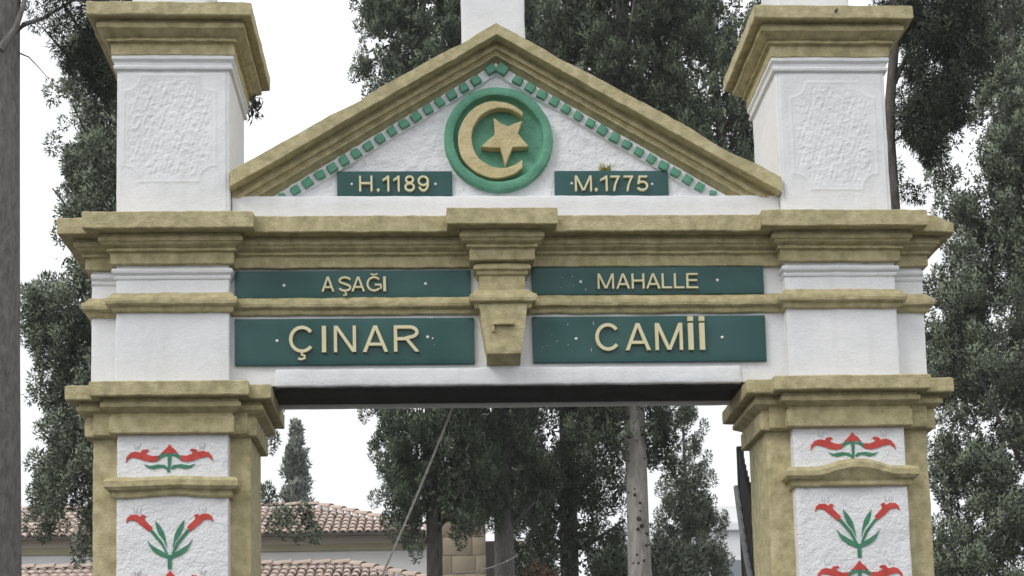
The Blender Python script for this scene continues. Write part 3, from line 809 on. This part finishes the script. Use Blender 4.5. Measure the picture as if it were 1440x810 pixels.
mesh_np('kick_panel', np.array(V + V2), [[0, 1, 2, 3], [7, 6, 5, 4], [0, 4, 5, 1], [1, 5, 6, 2], [2, 6, 7, 3], [3, 7, 4, 0]], MAT['iron'], t, False)

# ================================================================== buildings behind
def plain_box(x0, x1, y0, y1, z0, z1):
    V = np.array([(x, y, z) for z in (z0, z1) for x, y in ((x0, y0), (x1, y0), (x1, y1), (x0, y1))], float)
    return V, [[3, 2, 1, 0], [4, 5, 6, 7], [0, 1, 5, 4], [1, 2, 6, 5], [2, 3, 7, 6], [3, 0, 4, 7]]
def pbox(name, m, parent, *b):
    V, F = plain_box(*b); return mesh_np(name, V, F, m, parent, False)

mosque = thing('mosque_building', 'low white mosque building with two clay tiled roofs seen through the gateway', 'building', (-5, 26, GROUND))
EX, EZ, EY = -.35, 5.03, 21.72                        # right end of the upper eave
SL = .40
wallb = pbox('wall', MAT['plaster_white'], mosque, -16, -.55, 22.0, 26.2, GROUND, 4.78)
pbox('wall_band', MAT['band'], wallb, -16.02, -.53, 21.95, 26.25, 4.73, 4.87)
pbox('frieze', MAT['plaster'], wallb, -16.01, -.54, 21.985, 26.22, 4.872, 5.12)
pbox('gutter', MAT['gutter'], wallb, -16.5, EX + .02, EY - .06, EY + .04, EZ - .04, EZ + .04)
pbox('eave_soffit', MAT['plaster'], wallb, -16.4, EX, EY + .04, 26.5, EZ - .03, EZ - .004)
RL = 2.65
def hip_roof(name, ex, ez, ey, rl, m, parent, xl):
    V = [(xl, ey, ez), (ex, ey, ez), (ex - rl, ey + rl, ez + rl * SL), (xl, ey + rl, ez + rl * SL), (ex, ey + 2 * rl, ez), (xl, ey + 2 * rl, ez)]
    return mesh_np(name, np.array(V), [[0, 1, 2, 3], [1, 4, 2], [3, 2, 4, 5]], m, parent, False)
roofu = hip_roof('roof', EX, EZ, EY, RL, MAT['gutter'], mosque, -16.4)
PEX, PEZ, PEY = .05, 3.33, 17.9                      # porch roof eave corner
porch_h = 2.1
roofp = mesh_np('porch_roof', np.array([(-14, PEY, PEZ), (PEX, PEY, PEZ), (PEX - porch_h, PEY + porch_h, PEZ + porch_h * .36), (-14, PEY + porch_h, PEZ + porch_h * .36), (PEX, PEY + 4.1, PEZ), (PEX - porch_h, PEY + 4.1, PEZ + porch_h * .36), (-14, PEY + 4.1, PEZ + porch_h * .36)]),
                [[0, 1, 2, 3], [1, 4, 5, 2], [3, 2, 5, 6]], MAT['gutter'], mosque, False)
pbox('porch_wall', MAT['plaster_white'], mosque, -13.7, PEX - .4, PEY + .5, PEY + 4.0, GROUND, PEZ - .05)
# one clay tile: a tapered half barrel
def tile_geo(length=.44, w0=.15, w1=.125, seg=6, lift=.025):
    V = []; F = []
    for k, (y, w_) in enumerate(((0, w0), (length, w1))):
        for s in range(seg + 1):
            a = math.pi * s / seg; V.append((-w_ / 2 * math.cos(a), y, w_ * .42 * math.sin(a) + lift * (1 - k)))
        for s in range(seg + 1):
            a = math.pi * s / seg; V.append((-(w_ / 2 - .014) * math.cos(a), y, (w_ * .42 - .014) * math.sin(a) + lift * (1 - k)))
    n = seg + 1
    for s in range(seg):
        F.append([s, s + 1, 2 * n + s + 1, 2 * n + s]); F.append([n + s + 1, n + s, s, s + 1][::-1])
    return np.array(V), F
tv, tf = tile_geo()
def tiles(parent, ex, ez, ey, rl, slope, xl, keep, hipped=True):
    sl = math.atan(slope); ca, sa = math.cos(sl), math.sin(sl)
    first = None; gs = []; nobj = 0
    ncol = int((ex - xl) / .17)
    for c in range(ncol):
        x = ex - .08 - c * .17
        lim = min(rl, (ex - x)) if hipped else rl
        nr = int(lim / ca / .36) + 1
        for r in range(nr):
            s = -.06 + r * .36
            if s * ca > lim: break
            jx, jr = random.uniform(-.008, .008), random.uniform(-.03, .03)
            loc = (x + jx, ey + s * ca, ez + s * sa + .012)
            if keep(x, r):
                if first is None:
                    o = mesh_np('tile', tv, tf, MAT['tile'], parent, True, loc); first = o
                else: o = clone(first, parent, loc)
                o.rotation_euler = (sl, 0, jr); nobj += 1
            else:
                v = tv.copy(); v = np.stack([v[:, 0], v[:, 1] * ca - v[:, 2] * sa, v[:, 1] * sa + v[:, 2] * ca], -1) + np.array(loc); gs.append((v, tf))
    if gs:
        V, F = join_geo(gs); o = mesh_np('roof_tiles', V, F, MAT['tile'], parent); o['kind'] = 'stuff'
    return nobj
tiles(roofu, EX, EZ, EY, RL, SL, -16.2, lambda x, r: -4.8 < x and r < 9)
tiles(roofp, PEX, PEZ, PEY, porch_h, .36, -13.5, lambda x, r: -4.1 < x and r < 7)
# ridge tiles down the two hips and along the porch top
def ridge(parent, a, b, n):
    a = np.array(a); b = np.array(b); d = b - a; yaw = math.atan2(-d[0], d[1]); pit = math.asin(d[2] / np.linalg.norm(d)); first = None
    L = np.linalg.norm(d) / n
    v = tv * np.array([1.35, (L + .06) / .44, 1.3])
    for i in range(n):
        loc = a + d * i / n + np.array([0, 0, .05])
        if first is None: o = mesh_np('ridge_tile', v, tf, MAT['tile'], parent, True, loc); first = o
        else: o = clone(first, parent, loc)
        o.rotation_euler = (pit, 0, yaw)
ridge(roofu, (EX, EY, EZ), (EX - RL, EY + RL, EZ + RL * SL), 9)
ridge(roofu, (EX - RL, EY + RL, EZ + RL * SL), (-9.5, EY + RL, EZ + RL * SL), 17)
ridge(roofp, (PEX, PEY, PEZ), (PEX - porch_h, PEY + porch_h, PEZ + porch_h * .36), 8)
ridge(roofp, (PEX - porch_h, PEY + porch_h, PEZ + porch_h * .36), (-9.5, PEY + porch_h, PEZ + porch_h * .36), 20)

# stone tower base between the trunks
tower = thing('stone_tower', 'square beige ashlar stone tower base behind the cypress trunks', 'tower', (.1, 18, GROUND))
core = pbox('core', MAT['mortar'], tower, -.55, .44, 17.03, 18.4, GROUND, 5.1)
z = 2.2; first = None; row = 0
while z < 5.05:
    x = -.57 - (.2 if row % 2 else 0)
    while x < .45:
        w_ = random.uniform(.38, .5); xa, xb = max(x, -.57), min(x + w_, .46)
        if xb - xa > .06:
            V, F = rbox_geo(xa + .003, xb - .003, 17.0 + random.uniform(-.005, .005), 17.2, z + .003, z + .317, .3, .006, .002)
            mesh_np('stone', V - np.array([xa, 17, z]), F, MAT['stone'], core, True, (xa, 17, z))
        x += w_
    z += .32; row += 1
pbox('upper_core', MAT['mortar'], tower, -.5, .40, 17.05, 18.35, 5.1, 5.3)
wl = thing('garden_wall', 'short white wall section beside the stone tower', 'wall', (.55, 17.6, GROUND))
pbox('wall_face', MAT['plaster_white'], wl, .47, 1.3, 17.5, 17.8, GROUND, 4.05); pbox('coping', MAT['plaster'], wl, .46, 1.32, 17.46, 17.84, 4.052, 4.12)

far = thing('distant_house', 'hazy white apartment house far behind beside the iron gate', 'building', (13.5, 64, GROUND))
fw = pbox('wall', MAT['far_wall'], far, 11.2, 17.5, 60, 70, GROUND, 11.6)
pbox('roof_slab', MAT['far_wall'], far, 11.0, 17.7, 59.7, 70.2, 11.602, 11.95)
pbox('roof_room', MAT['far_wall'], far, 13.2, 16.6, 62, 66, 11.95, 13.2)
for fz in (0.2, 3.0, 5.8, 8.6):
    for fx in (11.9, 13.5, 15.1, 16.4):
        wd = pbox('window', MAT['plaster_white'], far, fx - .05, fx + .95, 59.94, 60.02, fz - .05, fz + 1.65)
        pbox('pane', MAT['glass'], wd, fx + .05, fx + .85, 59.925, 59.95, fz + .05, fz + 1.55)
    pbox('balcony', MAT['far_wall'], far, 12.9, 14.8, 59.0, 59.98, fz - .9, fz - .1)

# ================================================================== trees
def crown_obj(name, V, F, Nn, m, parent):
    o = mesh_np(name, V, F, m, parent, True, angle=180)
    o.data.normals_split_custom_set_from_vertices(Nn)
    return o
def sprays(P, D, L, W, nn, rg):
    """narrow pointed triangles, wound to agree with nn"""
    n = len(P); D = D / np.linalg.norm(D, axis=1)[:, None]
    S = np.cross(D, rg.normal(size=(n, 3))); S /= np.linalg.norm(S, axis=1)[:, None] + 1e-9
    V = np.stack([P - S * W[:, None] * .5, P + S * W[:, None] * .5, P + D * L[:, None]], 1)
    g = np.cross(V[:, 1] - V[:, 0], V[:, 2] - V[:, 0]); bad = (g * nn).sum(1) < 0
    F = np.arange(3 * n).reshape(n, 3); F[bad] = F[bad][:, ::-1]
    return V.reshape(-1, 3), F, np.repeat(nn, 3, axis=0)
def clump_leaves(cs, rs, per, length, width, up, rg, stretch=1.6):
    """tufts: cs (n,3) centres, rs radii; leaves sit mostly on the tuft's shell and are shaded as a soft tuft"""
    n = len(cs)
    cnt = np.maximum(14, (per * (rs / rs.mean()) ** 1.8).astype(int)); idx = np.repeat(np.arange(n), cnt); N = len(idx)
    d = rg.normal(size=(N, 3)); d /= np.linalg.norm(d, axis=1)[:, None]
    rad = rs[idx] * (.45 + .6 * rg.random(N) ** .7)
    off = d * rad[:, None]; off[:, 2] *= stretch
    D = d * .8 + np.array([0, 0, up]) + rg.normal(size=(N, 3)) * .4
    nn = d * .8 + rg.normal(size=(N, 3)) * .14; nn /= np.linalg.norm(nn, axis=1)[:, None]
    return sprays(cs[idx] + off, D, length * rg.uniform(.6, 1.4, N), width * rg.uniform(.6, 1.3, N), nn, rg)
def join_leaves(a, b):
    return np.concatenate([a[0], b[0]]), np.concatenate([a[1], b[1] + len(a[0])]), np.concatenate([a[2], b[2]])
def inner_leaves(P, out, length, width, rg):
    n = len(P); D = rg.normal(size=(n, 3)) * .6 + np.array([0, 0, .6])
    nn = out + rg.normal(size=(n, 3)) * .3; nn /= np.linalg.norm(nn, axis=1)[:, None]
    return sprays(P, D, length * rg.uniform(.6, 1.3, n), width * rg.uniform(.6, 1.3, n), nn, rg)
def trunk_geo(base, top, r0, r1, n=16, wob=.05, seg=12):
    base = np.array(base, float); top = np.array(top, float); pts = []; rad = []
    ph = random.uniform(0, 6)
    for i in range(n):
        t = i / (n - 1); p = base + (top - base) * t + np.array([math.sin(t * 5 + ph), math.cos(t * 4 + ph), 0]) * wob * t * (1 - t) * 2
        pts.append(p); rad.append((r0 + (r1 - r0) * t) * (1 + .35 * math.exp(-t * 14)))
    return tube_geo(pts, rad, seg, .12)
def limbs(base, top, n, lo, hi, length, r, rg):
    gs = []
    base = np.array(base); top = np.array(top)
    for i in range(n):
        t = lo + (hi - lo) * rg.random(); p = base + (top - base) * t; a = rg.uniform(0, 6.28); L = length * rg.uniform(.6, 1.1)
        d = np.array([math.cos(a), math.sin(a), rg.uniform(.25, .9)]); q = [p + d * L * s + np.array([0, 0, .25 * L * s * s]) for s in (0, .35, .7, 1)]
        gs.append(tube_geo(q, [r, r * .75, r * .5, r * .2], 6))
    return gs
def cypress(label, px, py, Y, z0, z1, prof, nclump, per, fm, bm_, r0, seed, name='cypress_tree', length=.048, width=.021, up=.65, rc=(.055, .11), group='cypress trees behind the gateway', lean=0.0, shift=0.0, nlimb=14, knots=0, squash=.85, inner=3.0, inner_size=.13, extra=(), bough=1.0):
    rg = np.random.default_rng(seed)
    b = at(px, py, Y); bx, by = b[0], b[1]
    root = thing(name, label, 'tree', (bx, by, GROUND), group)
    top = (bx + lean + shift, by, z1 * .93)
    gs = [trunk_geo((bx, by, GROUND - .05), top, r0, r0 * .28, 20, .06 if not knots else .0)] + limbs((bx, by, GROUND), top, nlimb, (z0 - GROUND) / (z1 - GROUND), .85, prof(.4) * .9, r0 * .22, rg)
    V, F = join_geo(gs); tr = mesh_np('trunk', V, F, bm_, root, angle=80)
    if knots:
        gs = []
        for i in range(knots):
            zz = rg.uniform(2.3, 4.9); a = rg.uniform(-2.9, -.4); t_ = (zz - GROUND) / (top[2] - GROUND); rr = r0 + (r0 * .28 - r0) * t_
            c = np.array([bx + math.cos(a) * rr * .97, by + math.sin(a) * rr * .97, zz]); k = rg.uniform(.012, .034)
            gs.append(tube_geo([c + np.array([math.cos(a), math.sin(a), 0]) * s for s in (-.02, .004, .012)], [k, k * .9, k * .4], 7, .5))
        V, F = join_geo(gs); o = mesh_np('knots', V, F, MAT['knot'], tr); o['kind'] = 'stuff'
    # clumps
    # boughs, each carrying a handful of tufts
    nb_ = nclump // 8; mxp = max(prof(t) for t in np.linspace(0, 1, 30))
    tb = rg.random(nb_ * 6); tb = tb[rg.random(nb_ * 6) < np.array([prof(t) for t in tb]) / mxp][:nb_]; nb_ = len(tb)
    az = rg.uniform(0, 6.28, nb_)
    R = np.array([prof(t) for t in tb]) * (1 + .11 * np.sin(az * 3 + tb * 17 + seed) + .08 * np.sin(az * 5 - tb * 31))
    rr = R * (.25 + .75 * rg.random(nb_) ** .5) * .9
    bc = np.stack([bx + shift + lean * tb + rr * np.cos(az), by + rr * np.sin(az) * squash, z0 + (z1 - z0) * tb], -1)
    k8 = rg.integers(5, 12, nb_); ib = np.repeat(np.arange(nb_), k8); n = len(ib)
    o = rg.normal(size=(n, 3)) * np.array([.115, .115, .19]) * bough
    cs = bc[ib] + o; tt = tb[ib]
    rs = rg.uniform(rc[0], rc[1], n)
    if extra:
        ec = []; er = []
        for u, v, Y_, r_ in extra:
            c = at(u, v, Y_)
            for q in range(max(2, int((r_ / .08) ** 2))): ec.append(c + rg.normal(size=3) * r_ * .45); er.append(rg.uniform(.04, .085))
        cs = np.concatenate([cs, np.array(ec)]); rs = np.concatenate([rs, np.array(er)])
    V, F, Nn = clump_leaves(cs, rs, per, length, width, up, rg)
    # sparse larger sprays near the stem close the crown's heart
    k = int(inner * n); t2 = rg.choice(tt, k); a2 = rg.uniform(0, 6.28, k); r2 = np.array([prof(t) for t in t2]) * .78 * rg.random(k) ** .6
    o2 = np.stack([np.cos(a2), np.sin(a2) * squash, np.zeros(k)], -1)
    P2 = np.array([bx + shift, by, 0]) + o2 * r2[:, None]; P2[:, 0] += lean * t2; P2[:, 2] = z0 + (z1 - z0) * np.clip(t2 + rg.normal(0, .01, k), 0, 1)
    V, F, Nn = join_leaves((V, F, Nn), inner_leaves(P2, o2, inner_size, inner_size * .42, rg))
    crown_obj('crown', V, F, Nn, fm, root)
    return root
def plumes(label, name, trunk_pts, trunk_r, blobs, fm, bm_, per, seed, length=.10, width=.03, up=.2, group='cypress trees behind the gateway', branches=(), spread=1.0):
    """tree whose visible boughs are given as (u, v, Y, radius) masses"""
    rg = np.random.default_rng(seed)
    b = trunk_pts[0]; root = thing(name, label, 'tree', (b[0], b[1], GROUND), group)
    gs = [tube_geo(trunk_pts, trunk_r, 14, .08)]
    for pts, r in branches: gs.append(tube_geo(pts, [r * (1 - .75 * i / (len(pts) - 1)) for i in range(len(pts))], 7, .1))
    V, F = join_geo(gs); mesh_np('trunk', V, F, bm_, root, angle=80)
    cs = []; rs = []
    for u, v, Y, r in blobs:
        c = at(u, v, Y); k = max(2, int((r / .085) ** 2.2))
        d = rg.normal(size=(k, 3)); d /= np.linalg.norm(d, axis=1)[:, None]
        o = d * (r * rg.random(k) ** .5)[:, None] * .85
        for q in o: cs.append(c + q); rs.append(rg.uniform(.06, .13) * min(1, r / .16))
    V, F, Nn = clump_leaves(np.array(cs), np.array(rs), per, length, width, up, rg)
    crown_obj('crown', V, F, Nn, fm, root)
    return root

# behind the opening, left to right
TP = lambda t: 1 - max(0, t - .8) * 2.5
cypress('tall dark cypress left of the white centre post, lower crown hanging over the rope', 608, 760, 13, 3.45, 13.6, lambda t: .98 * (.68 + .32 * min(t * 5, 1)) * TP(t), 1800, 150, F_MID, MAT['bark_dark'], .15, 11)
cypress('dark cypress on a grey trunk, second from the rope', 711, 760, 14.5, 4.0, 14.2, lambda t: 1.0 * (.7 + .3 * min(t * 4, 1)) * TP(t), 1600, 150, F_MID, MAT['bark_grey'], .2, 12)
cypress('darkest dense cypress in the middle of the opening with low crown', 802, 790, 16.5, 3.45, 14.6, lambda t: 1.18 * TP(t), 2500, 130, F_DARK, MAT['bark_dark'], .2, 13)
cypress('cypress with pale knotted trunk rising right of the opening centre', 898, 760, 11, 4.3, 12.2, lambda t: 1.12 * (.6 + .4 * min(t * 6, 1)) * TP(t), 1700, 150, F_DARK, MAT['bark_pale'], .205, 14, knots=34)
cypress('slender loose conifer beside the pale knotted trunk, seen near the iron gate', 968, 790, 19, 2.6, 6.95, lambda t: .80 * (1 - t) ** .8 + .17, 420, 140, F_PALE, MAT['bark_grey'], .09, 15, squash=.9, nlimb=18)
cypress('big cypress filling the gap between pediment and right cap', 1120, 760, 14, 6.6, 14.4, lambda t: 1.25 * TP(t), 1500, 150, F_MID, MAT['bark_dark'], .17, 16, shift=-1.15)
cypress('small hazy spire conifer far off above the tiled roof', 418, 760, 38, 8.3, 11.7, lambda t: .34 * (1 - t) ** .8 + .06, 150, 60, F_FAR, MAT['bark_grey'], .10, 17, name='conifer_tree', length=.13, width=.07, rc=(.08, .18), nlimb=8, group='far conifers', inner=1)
# left
cypress('grey green cypress behind the left pillar with drooping lower boughs', 190, 760, 9.5, 2.9, 10.6, lambda t: float(np.interp(t, [0, .40, .46, .62, .8, 1], [1.2, 1.36, .98, 1.02, .74, .3])), 2300, 140, F_PALE, MAT['bark_dark'], .17, 18, up=.25, inner_size=.075,
        extra=[(376, 590, 9.5, .10), (385, 612, 9.5, .08), (372, 630, 9.5, .08), (390, 580, 9.5, .07), (378, 705, 9.3, .12), (395, 722, 9.3, .13), (418, 728, 9.3, .13), (435, 735, 9.3, .10), (405, 738, 9.3, .10), (382, 735, 9.3, .07), (428, 715, 9.3, .07), (440, 748, 9.3, .05), (418, 752, 9.3, .05), (372, 690, 9.3, .10)])
# right
cypress('pale grey green cypress at the right edge beside the right pillar', 1468, 760, 8.5, -.5, 10.8, lambda t: float(np.interp(t, [0, .1, .5, .617, .73, .84, 1], [1.45, 1.55, 1.50, .98, .54, .30, .05])), 3000, 190, F_PALE, MAT['bark_grey'], .19, 19, length=.038, width=.022, up=.5, bough=.9, inner=5, inner_size=.06, nlimb=4)

# near tree at the left edge
tp = [at(-24, 1500, 3) * 1.0, at(-24, 900, 3), at(-22, 500, 3), at(-20, 200, 3), at(-18, -60, 3), at(-14, -420, 3), at(-10, -900, 3)]
tp[0] = np.array([tp[1][0] - .02, tp[1][1], GROUND - .05])
bl = [(112, 62, 3.3, .17), (135, 82, 3.3, .19), (92, 70, 3.2, .11), (148, 112, 3.4, .15), (108, 100, 3.3, .10), (130, 55, 3.4, .15), (70, 12, 3.1, .10), (118, 8, 3.2, .14), (150, 25, 3.3, .16), (48, -8, 3.1, .12), (84, 22, 3.3, .08), (160, 80, 3.5, .15), (48, 40, 3.2, .06), (100, 30, 3.3, .07), (158, 140, 3.5, .10), (90, -40, 3.2, .2), (20, -60, 3.2, .25), (150, -60, 3.3, .25)]
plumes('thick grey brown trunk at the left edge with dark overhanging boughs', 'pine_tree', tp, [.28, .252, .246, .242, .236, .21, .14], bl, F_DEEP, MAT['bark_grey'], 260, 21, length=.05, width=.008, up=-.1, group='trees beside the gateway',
       branches=[([at(10, 60, 2.9), at(34, 34, 3.0), at(60, 26, 3.1), at(90, 8, 3.2), at(125, -12, 3.3)], .022), ([at(0, 70, 2.75), at(22, 40, 2.78), at(34, 5, 2.8), at(38, -30, 2.8)], .03),
                 ([at(28, 75, 3), at(40, 80, 3.1), at(52, 92, 3.1), at(66, 108, 3.1), at(78, 114, 3.1)], .006), ([at(88, 5, 3.2), at(112, 40, 3.3), at(135, 80, 3.4), at(150, 120, 3.5)], .014)])
# thin tree right of the right attic block
tp = [np.array([4.16, 6, GROUND - .05])] + [at(u, v, 6) for u, v in ((1262, 500), (1256, 290), (1251, 200), (1252, 140), (1258, 60), (1262, -40), (1266, -300))]
bl = [(1300, 40, 6, .34), (1330, 70, 6, .34), (1350, 40, 6.1, .30), (1290, 90, 5.9, .24), (1320, 120, 6, .34), (1350, 110, 6.1, .28), (1300, 150, 5.9, .28), (1335, 150, 6, .26), (1280, 175, 5.9, .22), (1300, 195, 5.9, .25), (1275, 140, 6, .14),
      (1318, 210, 5.9, .16), (1352, 150, 6, .18), (1308, 225, 5.9, .12), (1262, 40, 6.1, .2), (1290, 8, 6, .34), (1340, -10, 6, .35), (1370, 90, 6.1, .2), (1380, 60, 6.2, .16), (1262, 240, 6, .07), (1270, 275, 6, .09), (1285, 262, 6, .06), (1240, 20, 6.2, .2), (1276, 20, 6.2, .25), (1366, 20, 6.2, .2), (1300, 280, 6, .1), (1330, 250, 6.2, .08)]
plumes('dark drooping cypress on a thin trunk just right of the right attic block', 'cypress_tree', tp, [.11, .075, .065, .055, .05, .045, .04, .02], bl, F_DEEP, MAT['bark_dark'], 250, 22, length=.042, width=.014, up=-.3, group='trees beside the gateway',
       branches=[([at(1251, 130, 6), at(1268, 95, 6), at(1285, 55, 6), at(1300, 20, 6)], .03), ([at(1250, 110, 6), at(1275, 85, 6), at(1300, 95, 6), at(1330, 80, 6)], .02), ([at(1256, 200, 6), at(1275, 185, 6), at(1300, 190, 6)], .015)])
# dry shrub deep in the opening
t = thing('dry_shrub', 'brown withered shrub between the dark cypress trunks at the bottom of the opening', 'shrub', (at(770, 800, 13.5)[0], 13.5, GROUND))
rg = np.random.default_rng(33); cs = np.array([at(766 + rg.normal(0, 10), 808 + abs(rg.normal(0, 18)), 13.3 + rg.normal(0, .15)) for _ in range(50)])
V, F, Nn = clump_leaves(cs, rg.uniform(.06, .12, 50), 70, .07, .022, -.3, rg); crown_obj('leaf_mass', V, F, Nn, MAT['dry'], t)
c = at(770, 800, 13.5); V, F = tube_geo([(c[0], 13.5, GROUND), (c[0] + .05, 13.5, 1.0), (c[0], 13.5, 2.9)], [.05, .04, .015], 8); mesh_np('stem', V, F, MAT['bark_dark'], t)
# low green shrubs at the foot of the opening, right
for i, (u, v, Y, r, lab) in enumerate([(935, 800, 17, .55, 'green bush low beside the pale knotted trunk'), (868, 806, 15, .3, 'small green bush just left of the pale knotted trunk')]):
    c = at(u, v, Y); t = thing('bush', lab, 'bush', (c[0], c[1], GROUND), 'bushes in the yard'); rg = np.random.default_rng(50 + i)
    n = 60; d = rg.normal(size=(n, 3)) * r * .45; cs = c + d
    V, F, Nn = clump_leaves(cs, rg.uniform(.10, .18, n), 120, .08, .035, .3, rg); crown_obj('leaf_mass', V, F, Nn, F_PALE if i == 0 else F_MID, t)
    V, F = tube_geo([(c[0], c[1], GROUND), (c[0] + .03, c[1], 1.0), (c[0], c[1], c[2])], [.06, .04, .02], 8); mesh_np('stem', V, F, MAT['bark_dark'], t)

# ------------------------------------------------------------------ haze
V, F = plain_box(-120, 120, -40, 90, GROUND - 1, 26)
hz = mesh_np('haze', V, F, None, None, False); hz['kind'] = 'stuff'
hm = bpy.data.materials.new('haze_air'); hm.use_nodes = True; hn = hm.node_tree.nodes; hn.clear()
ho = hn.new('ShaderNodeOutputMaterial'); hv = hn.new('ShaderNodeVolumePrincipled'); hv.inputs['Density'].default_value = .0012; hv.inputs['Color'].default_value = (.95, .96, .97, 1)
hm.node_tree.links.new(hv.outputs[0], ho.inputs['Volume']); hz.data.materials.append(hm)
